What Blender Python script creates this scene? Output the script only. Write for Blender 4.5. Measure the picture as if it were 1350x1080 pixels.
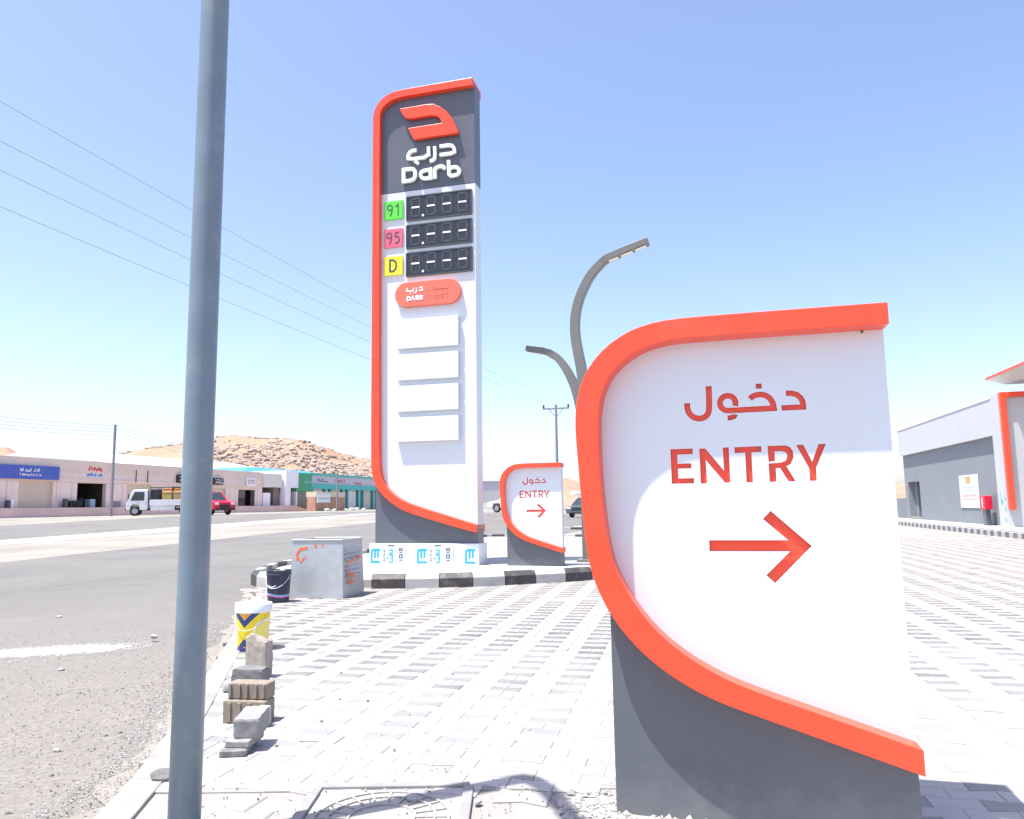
import bpy, bmesh, math, random
from mathutils import Vector, Matrix, noise
rad = math.radians
random.seed(7)
for o_ in list(bpy.data.objects): bpy.data.objects.remove(o_)
scene = bpy.context.scene
COL = scene.collection

# ------------------------------------------------------------ camera, sky, sun, exposure
EYE = Vector((0, 0, 1.2)); FOC = 1000.0; PITCH = math.atan(.125); ROLL = .0135
Fv = Vector((0, math.cos(PITCH), math.sin(PITCH))); U0 = Vector((0, -math.sin(PITCH), math.cos(PITCH))); R0 = Vector((1, 0, 0))
Uv = U0*math.cos(ROLL) + R0*math.sin(ROLL); Rv = R0*math.cos(ROLL) - U0*math.sin(ROLL)
cam = bpy.data.cameras.new('camera'); camo = bpy.data.objects.new('camera', cam); COL.objects.link(camo)
cam.sensor_width = 36; cam.lens = 36*FOC/1350; cam.clip_end = 9000; cam.clip_start = .05
camo.matrix_world = Matrix(((Rv.x, Uv.x, -Fv.x, EYE.x), (Rv.y, Uv.y, -Fv.y, EYE.y), (Rv.z, Uv.z, -Fv.z, EYE.z), (0, 0, 0, 1)))
scene.camera = camo

SUN_TRAVEL = Vector((.29, .135, -1)).normalized()
world = bpy.data.worlds.new('World'); scene.world = world; world.use_nodes = True
nt = world.node_tree; nt.nodes.clear()
sky = nt.nodes.new('ShaderNodeTexSky'); sky.sky_type = 'NISHITA'; sky.sun_disc = False
sky.sun_elevation = math.asin(-SUN_TRAVEL.z); sky.sun_rotation = math.atan2(-SUN_TRAVEL.x, -SUN_TRAVEL.y)
sky.altitude = 600; sky.air_density = 1.0; sky.dust_density = 2.4; sky.ozone_density = 2.6
bg = nt.nodes.new('ShaderNodeBackground'); bg.inputs[1].default_value = .15
wo = nt.nodes.new('ShaderNodeOutputWorld')
tint = nt.nodes.new('ShaderNodeMix'); tint.data_type = 'RGBA'; tint.blend_type = 'MULTIPLY'; tint.inputs[0].default_value = 1; tint.inputs[7].default_value = (1.07, .985, 1.0, 1)   # colour gain on the sky light: more red, a little less green
nt.links.new(sky.outputs[0], tint.inputs[6]); nt.links.new(tint.outputs[2], bg.inputs[0]); nt.links.new(bg.outputs[0], wo.inputs[0])
sl = bpy.data.lights.new('sun', 'SUN'); sl.energy = 5.0; sl.angle = rad(.53); sl.color = (1, .965, .91)
so = bpy.data.objects.new('sun', sl); COL.objects.link(so)
so.rotation_euler = SUN_TRAVEL.to_track_quat('-Z', 'Y').to_euler(); so.location = (-20, -10, 60)
scene.view_settings.view_transform = 'Standard'; scene.view_settings.look = 'None'
scene.view_settings.exposure = 1.0; scene.view_settings.gamma = 1

# ------------------------------------------------------------ helpers
def sstep(a, b, x):
    t = max(0, min(1, (x-a)/(b-a))); return t*t*(3-2*t)
def terrain(x, y):                                  # land rises gently towards the shops across the road
    return .72*max(0, min(1, (y-17)/36))*sstep(9, -5, x + .12*(y-20)*0) - .035
def ray(px, py): return Rv*(px-675) + Uv*(540-py) + Fv*FOC
def at(px, py, Y):
    d = ray(px, py); return EYE + d*(Y/d.y)
def gnd(px, py, dz=0):
    d = ray(px, py); d = d/d.y; lo, hi = 1, 140
    for _ in range(60):
        m = (lo+hi)/2; p = EYE + d*m
        if p.z > terrain(p.x, p.y)+dz: lo = m
        else: hi = m
    p = EYE + d*lo; return Vector((p.x, p.y, terrain(p.x, p.y)+dz))

class MB:
    def __init__(s): s.v = []; s.f = []; s.sm = []
    def add(s, v, f, smooth=False):
        n = len(s.v); s.v += [tuple(p) for p in v]; s.f += [tuple(i+n for i in q) for q in f]; s.sm += [smooth]*len(f); return s
    def box(s, x0, x1, y0, y1, z0, z1):
        return s.add([(x0,y0,z0),(x1,y0,z0),(x1,y1,z0),(x0,y1,z0),(x0,y0,z1),(x1,y0,z1),(x1,y1,z1),(x0,y1,z1)],
                     [(3,2,1,0),(4,5,6,7),(0,1,5,4),(1,2,6,5),(2,3,7,6),(3,0,4,7)])
    def slab(s, poly, y0, y1):                      # polygon in local XZ, extruded along Y (counter-clockwise seen from -Y)
        a = sum(poly[i][0]*poly[(i+1) % len(poly)][1]-poly[(i+1) % len(poly)][0]*poly[i][1] for i in range(len(poly)))
        if a < 0: poly = poly[::-1]
        n = len(poly); v = [(x, y0, z) for x, z in poly]+[(x, y1, z) for x, z in poly]
        return s.add(v, [tuple(range(n)), tuple(range(2*n-1, n-1, -1))]+[((i+1) % n, i, n+i, n+(i+1) % n) for i in range(n)])
    def plate(s, poly, z0, z1):                     # polygon in XY, extruded along Z
        a = sum(poly[i][0]*poly[(i+1) % len(poly)][1]-poly[(i+1) % len(poly)][0]*poly[i][1] for i in range(len(poly)))
        if a < 0: poly = poly[::-1]
        n = len(poly); v = [(x, y, z0) for x, y in poly]+[(x, y, z1) for x, y in poly]
        return s.add(v, [tuple(range(n-1, -1, -1)), tuple(range(n, 2*n))]+[(i, (i+1) % n, n+(i+1) % n, n+i) for i in range(n)])
    def stroke(s, pts, w, y0, y1, closed=False):
        L, R = thick(pts, w, closed); n = len(pts); v = []
        for i in range(n): v += [(L[i][0], y0, L[i][1]), (R[i][0], y0, R[i][1]), (L[i][0], y1, L[i][1]), (R[i][0], y1, R[i][1])]
        f = []
        for i in range(n if closed else n-1):
            a = 4*i; b = 4*((i+1) % n)
            f += [(a, a+1, b+1, b), (a+2, b+2, b+3, a+3), (a, b, b+2, a+2), (a+1, a+3, b+3, b+1)]
        if not closed: f += [(0, 2, 3, 1), (4*n-4, 4*n-3, 4*n-1, 4*n-2)]
        return s.add(v, f)
    def tube(s, pts, r, n=8, caps=True, smooth=True):
        pts = [Vector(p) for p in pts]; rs = r if isinstance(r, (list, tuple)) else [r]*len(pts); v = []; f = []
        up = None
        for i, p in enumerate(pts):
            t = (pts[min(i+1, len(pts)-1)]-pts[max(i-1, 0)]).normalized()
            if up is None: up = t.orthogonal().normalized()
            a = (up - t*up.dot(t)).normalized(); b = t.cross(a); up = a
            v += [p+(a*math.cos(2*math.pi*k/n)+b*math.sin(2*math.pi*k/n))*rs[i] for k in range(n)]
        for i in range(len(pts)-1):
            f += [(i*n+k, i*n+(k+1) % n, (i+1)*n+(k+1) % n, (i+1)*n+k) for k in range(n)]
        s.add(v, f, smooth)
        if caps: s.add(v[:n], [tuple(range(n-1, -1, -1))]); s.add(v[-n:], [tuple(range(n))])
        return s
    def sweep(s, pts, dims, side):                  # rectangular bar: dims (in-plane width, width along side vector)
        pts = [Vector(p) for p in pts]; side = Vector(side).normalized(); v = []; f = []
        for i, p in enumerate(pts):
            t = (pts[min(i+1, len(pts)-1)]-pts[max(i-1, 0)]).normalized(); a = t.cross(side).normalized(); w, d = dims[i] if isinstance(dims, list) else dims
            v += [p+a*w/2+side*d/2, p-a*w/2+side*d/2, p-a*w/2-side*d/2, p+a*w/2-side*d/2]
        for i in range(len(pts)-1):
            f += [(i*4+k, i*4+(k+1) % 4, i*4+4+(k+1) % 4, i*4+4+k) for k in range(4)]
        n = len(v); f += [(3, 2, 1, 0), (n-4, n-3, n-2, n-1)]
        return s.add(v, f)
    def lathe(s, prof, n=32, c=(0, 0, 0), axis='z', smooth=True):
        v = []; f = []; m = len(prof)
        for k in range(n):
            a = 2*math.pi*k/n
            for r, h in prof:
                if axis == 'z': v.append((c[0]+r*math.cos(a), c[1]+r*math.sin(a), c[2]+h))
                else: v.append((c[0]+r*math.cos(a), c[1]+h, c[2]+r*math.sin(a)))
        for k in range(n):
            for i in range(m-1):
                q = (k*m+i, ((k+1) % n)*m+i, ((k+1) % n)*m+i+1, k*m+i+1)
                f.append(q if axis == 'z' else q[::-1])
        return s.add(v, f, smooth)
    def mesh(s, name):
        me = bpy.data.meshes.new(name); me.from_pydata(s.v, [], s.f); me.polygons.foreach_set('use_smooth', s.sm); me.update(); return me
    def build(s, name, m, parent=None, bevel=0, seg=2, angle=35, recalc=False, loc=None, rotz=0):
        me = s.mesh(name)
        if recalc:
            bm = bmesh.new(); bm.from_mesh(me); bmesh.ops.recalc_face_normals(bm, faces=bm.faces); bm.to_mesh(me); bm.free()
        return link(name, me, m, parent, bevel, seg, angle, loc, rotz)

def link(name, me, m, parent=None, bevel=0, seg=2, angle=35, loc=None, rotz=0):
    if m is not None and not me.materials: me.materials.append(m)
    o = bpy.data.objects.new(name, me); COL.objects.link(o)
    if parent is not None: o.parent = parent
    if loc is not None: o.location = loc
    if rotz: o.rotation_euler = (0, 0, rotz)
    if bevel:
        b = o.modifiers.new('bevel', 'BEVEL'); b.width = bevel; b.segments = seg; b.limit_method = 'ANGLE'; b.angle_limit = rad(angle); b.harden_normals = False
    return o
def thick(pts, w, closed=False):
    n = len(pts); L = []; R = []
    for i in range(n):
        p = pts[i]; a = pts[i-1] if (i or closed) else None; b = pts[(i+1) % n] if (i < n-1 or closed) else None
        def nrm(q, r):
            dx, dz = r[0]-q[0], r[1]-q[1]; l = math.hypot(dx, dz) or 1; return (-dz/l, dx/l)
        if a is None: m = nrm(p, b); k = 1
        elif b is None: m = nrm(a, p); k = 1
        else:
            n1, n2 = nrm(a, p), nrm(p, b); mx, mz = n1[0]+n2[0], n1[1]+n2[1]; l = math.hypot(mx, mz) or 1
            m = (mx/l, mz/l); k = min(1/max(.35, m[0]*n1[0]+m[1]*n1[1]), 2.2)
        h = w/2*k; L.append((p[0]+m[0]*h, p[1]+m[1]*h)); R.append((p[0]-m[0]*h, p[1]-m[1]*h))
    return L, R
def spoly(pts, w):
    L, R = thick(pts, w); return L+R[::-1]
def chaikin(pts, k=2, closed=False):
    for _ in range(k):
        q = []
        n = len(pts)
        if not closed: q.append(pts[0])
        for i in range(n if closed else n-1):
            a, b = pts[i], pts[(i+1) % n]
            q += [tuple(.75*a[j]+.25*b[j] for j in range(len(a))), tuple(.25*a[j]+.75*b[j] for j in range(len(a)))]
        if not closed: q.append(pts[-1])
        pts = q
    return pts
def arc(cx, cz, r, a0, a1, n=10): return [(cx+r*math.cos(rad(a0+(a1-a0)*i/n)), cz+r*math.sin(rad(a0+(a1-a0)*i/n))) for i in range(n+1)]
def empty(name, loc, rz=0):
    o = bpy.data.objects.new(name, None); COL.objects.link(o); o.location = loc; o.rotation_euler = (0, 0, rz); o.empty_display_size = .2; return o
def tag(o, label=None, cat=None, group=None, kind=None):
    if label: o['label'] = label
    if cat: o['category'] = cat
    if group: o['group'] = group
    if kind: o['kind'] = kind
    return o
def copy_tree(o, parent=None):
    c = o.copy(); COL.objects.link(c); c.parent = parent
    for ch in list(o.children): copy_tree(ch, c)
    return c
def inpoly(x, y, P):
    c = False; j = len(P)-1
    for i in range(len(P)):
        if (P[i][1] > y) != (P[j][1] > y) and x < (P[j][0]-P[i][0])*(y-P[i][1])/(P[j][1]-P[i][1])+P[i][0]: c = not c
        j = i
    return c

# ------------------------------------------------------------ materials
class NT:
    def __init__(s, name):
        s.m = bpy.data.materials.new(name); s.m.use_nodes = True; s.t = s.m.node_tree; s.b = s.t.nodes['Principled BSDF']; s.co = None
    def n(s, typ, **k):
        x = s.t.nodes.new(typ)
        for a, b in k.items(): setattr(x, a, b)
        return x
    def l(s, a, b): s.t.links.new(a, b)
    def coord(s, world_=False):
        if world_: return s.n('ShaderNodeNewGeometry').outputs['Position']
        if s.co is None: s.co = s.n('ShaderNodeTexCoord').outputs['Object']
        return s.co
    def noise(s, scale, detail=4, rough=.55, world_=False, dist=0, vec=None):
        x = s.n('ShaderNodeTexNoise'); x.inputs['Scale'].default_value = scale; x.inputs['Detail'].default_value = detail; x.inputs['Roughness'].default_value = rough; x.inputs['Distortion'].default_value = dist
        s.l(vec if vec is not None else s.coord(world_), x.inputs['Vector']); return x.outputs['Fac']
    def ramp(s, fac, stops):
        x = s.n('ShaderNodeValToRGB'); e = x.color_ramp.elements
        while len(e) < len(stops): e.new(.5)
        for i, (p, c) in enumerate(stops): e[i].position = p; e[i].color = tuple(c)+(1,) if len(c) == 3 else c
        s.l(fac, x.inputs[0]); return x.outputs[0]
    def step(s, fac, a, b):
        x = s.n('ShaderNodeMapRange'); x.interpolation_type = 'SMOOTHSTEP'; x.inputs[1].default_value = a; x.inputs[2].default_value = b
        s.l(fac, x.inputs[0]); return x.outputs[0]
    def mix(s, fac, a, b, mode='MIX'):
        x = s.n('ShaderNodeMix', data_type='RGBA', blend_type=mode)
        for v, i in ((fac, 0), (a, 6), (b, 7)):
            if isinstance(v, (int, float)): x.inputs[i].default_value = v
            elif isinstance(v, tuple): x.inputs[i].default_value = v+(1,) if len(v) == 3 else v
            else: s.l(v, x.inputs[i])
        return x.outputs[2]
    def math(s, op, a, b=None, c=None):
        x = s.n('ShaderNodeMath', operation=op)
        for i, v in enumerate((a, b, c)):
            if v is None: continue
            if isinstance(v, (int, float)): x.inputs[i].default_value = v
            else: s.l(v, x.inputs[i])
        return x.outputs[0]
    def bump(s, h, strength=.3, dist=.01):
        x = s.n('ShaderNodeBump'); x.inputs['Strength'].default_value = strength; x.inputs['Distance'].default_value = dist
        s.l(h, x.inputs['Height']); s.l(x.outputs[0], s.b.inputs['Normal'])
    def out(s, col, rough=.6, metal=0, spec=.5):
        if isinstance(col, tuple): s.b.inputs['Base Color'].default_value = col+(1,)
        else: s.l(col, s.b.inputs['Base Color'])
        if isinstance(rough, (int, float)): s.b.inputs['Roughness'].default_value = rough
        else: s.l(rough, s.b.inputs['Roughness'])
        s.b.inputs['Metallic'].default_value = metal; s.b.inputs['Specular IOR Level'].default_value = spec
        return s.m
def sc(c, k): return tuple(min(1, x*k) for x in c)
def M(name, c, rough=.5, metal=0, var=.12, scale=3.0, bump=0, bscale=60, spec=.5, dirt=None, damt=.5, dscale=2.0, bdist=.003):
    g = NT(name); f = g.noise(scale, 5)
    col = g.ramp(f, [(.3, sc(c, 1-var)), (.7, sc(c, 1+var))])
    if dirt: col = g.mix(g.math('MULTIPLY', g.step(g.noise(dscale, 6, .65), .5, .72), damt), col, dirt)
    if bump: g.bump(g.noise(bscale, 4), bump, bdist)
    r = g.math('ADD', g.math('MULTIPLY', f, .12), rough-.06)
    return g.out(col, r, metal, spec)

mOrange = M('orange_composite', (.86, .072, .026), .34, var=.03, scale=1.5, dirt=(.72, .14, .08), damt=.25, dscale=3)
mOrangeIn = M('orange_acrylic', (.92, .075, .035), .3, var=.03)
mWhite = M('white_composite', (0.67, 0.70, 0.73), .32, var=.015, scale=1.2, dirt=(0.609, 0.600, 0.583), damt=.18, dscale=2.2)
def grey_comp():
    g = NT('grey_composite'); s_ = g.n('ShaderNodeSeparateXYZ'); g.l(g.coord(), s_.inputs[0]); f = g.noise(1.2, 5)
    c = g.ramp(f, [(.3, (.100, .112, .134)), (.7, (.110, .121, .143))])
    c = g.mix(g.math('MULTIPLY', g.step(g.noise(5, 6, .7), .5, .75), .3), c, (.17, .17, .172))
    low = g.step(g.math('ADD', s_.outputs[2], g.math('MULTIPLY', g.math('SUBTRACT', g.noise(9, 6, .7), .5), .35)), .20, .0)
    c = g.mix(g.math('MULTIPLY', low, .25), c, (.30, .285, .265)); return g.out(c, g.math('ADD', g.math('MULTIPLY', f, .15), .30))
mGrey = grey_comp()
mDark = M('display_black', (.028, .031, .038), .3, var=.1)
mSeg = M('display_dim_segment', (.055, .06, .07), .4, var=.05)
mLetter = M('letter_white', (.80, .82, .80), .4, var=.02)
mGreen = M('tag_green', (.11, .68, .05), .4, var=.04)
mPink = M('tag_pink', (.74, .13, .20), .4, var=.04)
mYel = M('tag_yellow', (.85, .78, .03), .4, var=.04)
mInk = M('ink_grey', (.06, .07, .08), .5, var=.05)
mInkPink = M('ink_faint_pink', (.55, .17, .14), .5, var=.05)
mPill = M('badge_orange', (.83, .16, .10), .4, var=.03)
mFoil = M('protective_foil', (.66, .74, .80), .25, var=.05, scale=6, bump=.25, bscale=14, bdist=.006)
mBlueInk = M('print_blue', (.02, .36, .78), .35, var=.04)
mPole = M('pole_blue_grey_paint', (.155, .205, .245), .38, var=.07, scale=6, dirt=(.27, .29, .29), damt=.4, dscale=9)
mLamp = M('lamp_grey_paint', (0.160, 0.160, 0.148), .45, var=.06, scale=2)
mLed = M('led_lens', (.75, .72, .62), .3, var=.02)
mSteel = M('galvanised_sheet', (.43, .45, .46), .42, .35, var=.07, scale=9, bump=.1, bscale=8, bdist=.01, dirt=(.40, .40, .38), damt=.35, dscale=4)
mSpray = M('spray_orange', (.85, .13, .02), .6, var=.15, scale=30)
mKerbW = M('kerb_white_paint', (0.408, 0.398, 0.381), .75, var=.08, scale=6, bump=.3, bscale=50, dirt=(0.272, 0.252, 0.231), damt=.6, dscale=5)
mKerbB = M('kerb_black_paint', (.055, .05, .05), .6, var=.2, scale=6, bump=.3, bscale=50, dirt=(.20, .185, .17), damt=.6, dscale=6)
mConc = M('concrete', (0.245, 0.241, 0.235), .85, var=.14, scale=7, bump=.5, bscale=40, dirt=(0.163, 0.160, 0.153), damt=.6, dscale=7)
mConcPale = M('pale_concrete', (0.381, 0.374, 0.360), .85, var=.1, scale=6, bump=.4, bscale=40, dirt=(0.272, 0.258, 0.238), damt=.5, dscale=5)
mIsland = M('island_screed', (0.382, 0.376, 0.364), .85, var=.07, scale=.9, bump=.3, bscale=30, dirt=(0.277, 0.260, 0.243), damt=.45, dscale=.8)
mTyre = M('tyre_rubber', (.022, .022, .023), .8, var=.2)
mRim = M('wheel_rim', (.42, .43, .44), .35, .7, var=.1)
mGlass = M('dark_window_glass', (.03, .04, .05), .08, var=.1, spec=.8)
mBlackP = M('black_trim', (.025, .025, .027), .6, var=.1)

# ------------------------------------------------------------ the ground
def sand_mat():
    g = NT('sandy_ground'); a = g.noise(.25, 6, .6, True); b = g.noise(14, 4, .6, True)
    c = g.ramp(a, [(.32, (0.192, 0.173, 0.150)), (.5, (0.256, 0.234, 0.205)), (.7, (0.333, 0.314, 0.288))])
    c = g.mix(.35, c, g.ramp(b, [(.3, (0.160, 0.147, 0.128)), (.7, (0.320, 0.301, 0.275))])); g.bump(g.noise(9, 6, .7, True), .5, .03)
    return g.out(c, .95, spec=.2)
def road_mat():
    g = NT('dusty_asphalt'); p = g.n('ShaderNodeSeparateXYZ'); g.l(g.coord(True), p.inputs[0])
    grit = g.noise(75, 3, .7, True); big = g.noise(.35, 5, .6, True, .6); mid = g.noise(2.2, 6, .65, True)
    c = g.ramp(grit, [(.3, (0.115, 0.111, 0.105)), (.55, (0.152, 0.147, 0.138)), (.75, (0.216, 0.204, 0.184))])
    c = g.mix(.5, c, g.ramp(big, [(.35, (0.126, 0.123, 0.118)), (.65, (0.186, 0.179, 0.165))]))
    # blown sand lies thick near the shoulder by the pole, thinner further out
    near = g.step(g.math('ADD', p.outputs[1], g.math('MULTIPLY', g.math('SUBTRACT', big, .5), 9.0)), 12.0, 4.0)
    sand = g.math('ADD', g.math('MULTIPLY', near, .62), g.math('MULTIPLY', g.step(mid, .5, .75), .35))
    sc_ = g.ramp(g.noise(38, 4, .7, True), [(.3, (0.141, 0.123, 0.104)), (.52, (0.224, 0.202, 0.179)), (.72, (0.306, 0.284, 0.258))])
    c = g.mix(sand, c, sc_); g.bump(g.noise(60, 4, .7, True), .6, .008)
    return g.out(c, .9, spec=.25)
mSand, mRoad = sand_mat(), road_mat()

def grid_sheet(name, xs, ys, m, dz, fn=None):
    mb = MB(); v = []
    for y in ys:
        for x in xs:
            X, Y = (fn(x, y) if fn else (x, y)); v.append((X, Y, terrain(X, Y)+dz))
    n = len(xs); f = [(j*n+i, j*n+i+1, (j+1)*n+i+1, (j+1)*n+i) for j in range(len(ys)-1) for i in range(n-1)]
    mb.add(v, f); return mb.build(name, m)
xs = [-4000, -1500, -600, -300, -160]+[-100+4*i for i in range(20)]+[-20+1.0*i for i in range(41)]+[24+4*i for i in range(20)]+[160, 300, 600, 1500, 4000]
ys = [-300, -60, -20, -8, 0, 5, 10, 14, 16]+[17+1.5*i for i in range(25)]+[56, 60, 80, 110, 160, 240, 400, 700, 1200, 2500, 6000]
ground = tag(grid_sheet('ground', xs, ys, mSand, -.006), 'pale sandy ground stretching to the hills', kind='structure')

# road frame: a runs along the road (az 14.5 deg), b across it to the left
AZ = rad(14.5); rv = Vector((math.sin(AZ), math.cos(AZ))); ru = Vector((math.cos(AZ), -math.sin(AZ)))
def strip(name, b0, b1, a0, a1, m, dz, nb=10, wob=0, label=None):
    def fn(b, a):
        k = wob*(noise.noise((a*.08, b*.3, 3))) if wob else 0
        p = ru*(b+k)+rv*a; return p.x, p.y
    o = grid_sheet(name, [b0+(b1-b0)*i/nb for i in range(nb+1)], [a0+(a1-a0)*i/160 for i in range(161)], m, dz, fn)
    return tag(o, label, kind='structure')
strip('road', -16.4, -1.55, -60, 12, mRoad, -.002, 20, label='dusty grey asphalt road beside the station')
strip('road', -16.4, -5.2, 12, 230, mRoad, -.0025, 20, .4, label='dusty grey asphalt road running past the shops')
strip('road', -36.5, -24, -60, 230, mRoad, -.002, 16, .5, label='far carriageway of the asphalt road below the shops')
mBank = M('pale_gravel_bank', (0.359, 0.347, 0.330), .95, var=.12, scale=.6, bump=.6, bscale=6, bdist=.04)
strip('median', -24.4, -22.0, -60, 230, mBank, .002, 6, 1.6, label='white gravel strip between the two carriageways')

# ------------------------------------------------------------ plaza with interlocking pavers
EDGE = [(-4.0, 11.9), (-3.5, 10.53), (-2.95, 8.7), (-2.54, 7.15), (-2.07, 5.32), (-1.72, 3.95), (-1.62, 3.42), (-1.5, 2.6), (-1.4, 0), (-1.3, -5)]
PLAZA = EDGE[:7]+[(.78, 3.40), (.95, 2.95), (1.0, -5), (60, -5), (60, 20), (22, 26), (24, 46), (9, 46), (3.2, 25.5), (4.2, 16), (3.6, 14.2), (2.2, 12.8), (.83, 12.1), (-.53, 11.5), (-2.1, 11.45), (-3.5, 11.75)]
FRONT = EDGE[6:]+[(1.0, -5), (.95, 2.95), (.78, 3.40)]
def paver_mat(name, c, c2, dusty):
    g = NT(name); ge = g.n('ShaderNodeNewGeometry'); oi = g.n('ShaderNodeObjectInfo')
    r = g.math('FRACT', g.math('ADD', ge.outputs['Random Per Island'], oi.outputs['Random']))
    p = g.n('ShaderNodeSeparateXYZ'); g.l(ge.outputs['Position'], p.inputs[0])
    col = g.ramp(r, [(0, sc(c, .86)), (.5, c), (1, c2)])
    col = g.mix(.3, col, g.ramp(g.noise(26, 4, .65, True), [(.3, sc(c, .8)), (.7, sc(c, 1.2))]))
    big = g.noise(.9, 5, .62, True)
    d = g.step(g.math('ADD', p.outputs[1], g.math('MULTIPLY', g.math('SUBTRACT', big, .5), 9)), 7.6, 3.6)   # spilt cement dust near the works
    d2 = g.math('MULTIPLY', g.step(g.noise(3.5, 6, .7, True), .47, .7), .35)
    col = g.mix(g.math('MULTIPLY', g.math('MAXIMUM', d, d2), dusty), col, (.41, .40, .39))
    g.bump(g.noise(130, 3, .7, True), .35, .004)
    return g.out(col, .9, spec=.25)
mPavL = paver_mat('paver_light', (.30, .272, .258), (.325, .292, .27), .8)
mPavG = paver_mat('paver_grey', (.135, .139, .142), (.155, .158, .158), .45)
mPavF = paver_mat('paver_front', (.25, .243, .24), (.29, .28, .27), .3)
def bed_mat():
    g = NT('paving_bed'); c = g.ramp(g.noise(.8, 6, .6, True), [(.3, (0.238, 0.224, 0.211)), (.7, (0.297, 0.281, 0.264))])
    c = g.mix(.3, c, g.ramp(g.noise(60, 3, .7, True), [(.3, (0.172, 0.165, 0.158)), (.7, (0.343, 0.330, 0.317))])); g.bump(g.noise(80, 3, .7, True), .4, .004)
    return g.out(c, .92, spec=.2)
mBed = bed_mat()
pav = tag(MB().plate(PLAZA, -.05, -.0045).build('pavement', mBed), 'forecourt pavement of interlocking light and grey pavers', kind='structure')
fpav = tag(MB().plate(FRONT, -.05, -.009).build('pavement', mBed), 'older worn pavement strip around the manhole cover', kind='structure')
GAZ = rad(12.7); gu = Vector((math.cos(GAZ), -math.sin(GAZ))); gv = Vector((math.sin(GAZ), math.cos(GAZ)))
def paver_mesh(L, Hh, D, gap, ch, th, simple=False):
    l, h, d = L/2-gap/2, Hh/2-gap/2, D
    o = [(-l, -h-d), (0, -h+d), (l, -h-d), (l, h+d), (0, h-d), (-l, h+d)]
    i = [(-l+ch, -h-d+ch), (0, -h+d+ch), (l-ch, -h-d+ch), (l-ch, h+d-ch), (0, h-d-ch), (-l+ch, h+d-ch)]
    v = [(x, y, -th) for x, y in o]+[(x, y, -ch*.7) for x, y in o]+[(x, y, 0) for x, y in i]
    f = [(12, 13, 16, 17), (13, 14, 15, 16)]
    for k in range(6):
        j = (k+1) % 6; f += [(6+k, 6+j, 12+j, 12+k)]
        if not simple: f += [(k, j, 6+j, 6+k)]
    return v, f
PL, PH = .2, .109
pv, pf = paver_mesh(PL, PH, .010, .0025, .0035, .05)
sv, sf = paver_mesh(PL, PH, .010, .0025, .0035, .03, True)
def mk(v, f, name, m): me = MB().add(v, f).mesh(name); me.materials.append(m); return me
meL, meG = mk(pv, pf, 'paver', mPavL), mk(pv, pf, 'paver', mPavG)
cells = []; rnd = random.Random(3)
for r_ in range(-40, 250):
    for c_ in range(-140, 130):
        p = gu*((c_+.5*(r_ % 2))*PL)+gv*(r_*PH)
        if p.y < .3 or p.y > 27 or p.x > .78*p.y+2.2 or not inpoly(p.x, p.y, PLAZA): continue
        cells.append((p.x, p.y, (r_ % 2 == 0 and c_ % 2 == 0)))
def inview(x, y):
    d = Vector((x, y, 0))-EYE; k = d.dot(Fv)
    if k < .5: return False
    px = 675+FOC*d.dot(Rv)/k; py = 540-FOC*d.dot(Uv)/k
    hid = 812 < px < 1208 and py > 640
    return 5 < px < 1345 and py < 1075 and not hid and px > 270
near = sorted([c for c in cells if inview(c[0], c[1])], key=lambda c: c[0]**2+c[1]**2)[:300]
ns = set(near); rest = {True: MB(), False: MB()}
ca, sa = math.cos(-GAZ), math.sin(-GAZ)
for x, y, g_ in cells:
    dz = rnd.gauss(0, .0011); rz = -GAZ+rnd.gauss(0, .006)
    if (x, y, g_) in ns:
        o = bpy.data.objects.new('paver', meG if g_ else meL); COL.objects.link(o); o.parent = pav; o.location = (x, y, dz); o.rotation_euler = (rnd.gauss(0, .004), rnd.gauss(0, .004), rz)
    else:
        c1, s1 = math.cos(rz), math.sin(rz); V, F_ = (pv, pf) if y < 11 else (sv, sf)
        rest[g_].add([(x+a*c1-b*s1, y+a*s1+b*c1, z+dz) for a, b, z in V], F_)
tag(rest[False].build('pavers', mPavL, pav), 'field of light beige pavers', kind='stuff')
tag(rest[True].build('pavers', mPavG, pav), 'field of dark grey pavers', kind='stuff')
# the older strip in front: bigger, uneven pavers, missing where the manhole and the rubble are
fv, ff = paver_mesh(.235, .135, .016, .010, .007, .05); meF = mk(fv, ff, 'paver', mPavF)
for r_ in range(-30, 40):
    for c_ in range(-40, 40):
        p = gu*((c_+.5*(r_ % 2))*.235)+gv*(r_*.135)
        if p.y < 1.2 or p.y > 3.33 or not inpoly(p.x, p.y, FRONT) or p.x < -1.45: continue
        if -.95 < p.x < -.1 and 2.7 < p.y < 3.5: continue
        if .25 < p.x and 2.3 < p.y: continue
        o = bpy.data.objects.new('paver', meF); COL.objects.link(o); o.parent = fpav
        o.location = (p.x, p.y, rnd.gauss(-.002, .003)); o.rotation_euler = (rnd.gauss(0, .01), rnd.gauss(0, .01), -GAZ+rnd.gauss(0, .02))
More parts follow.
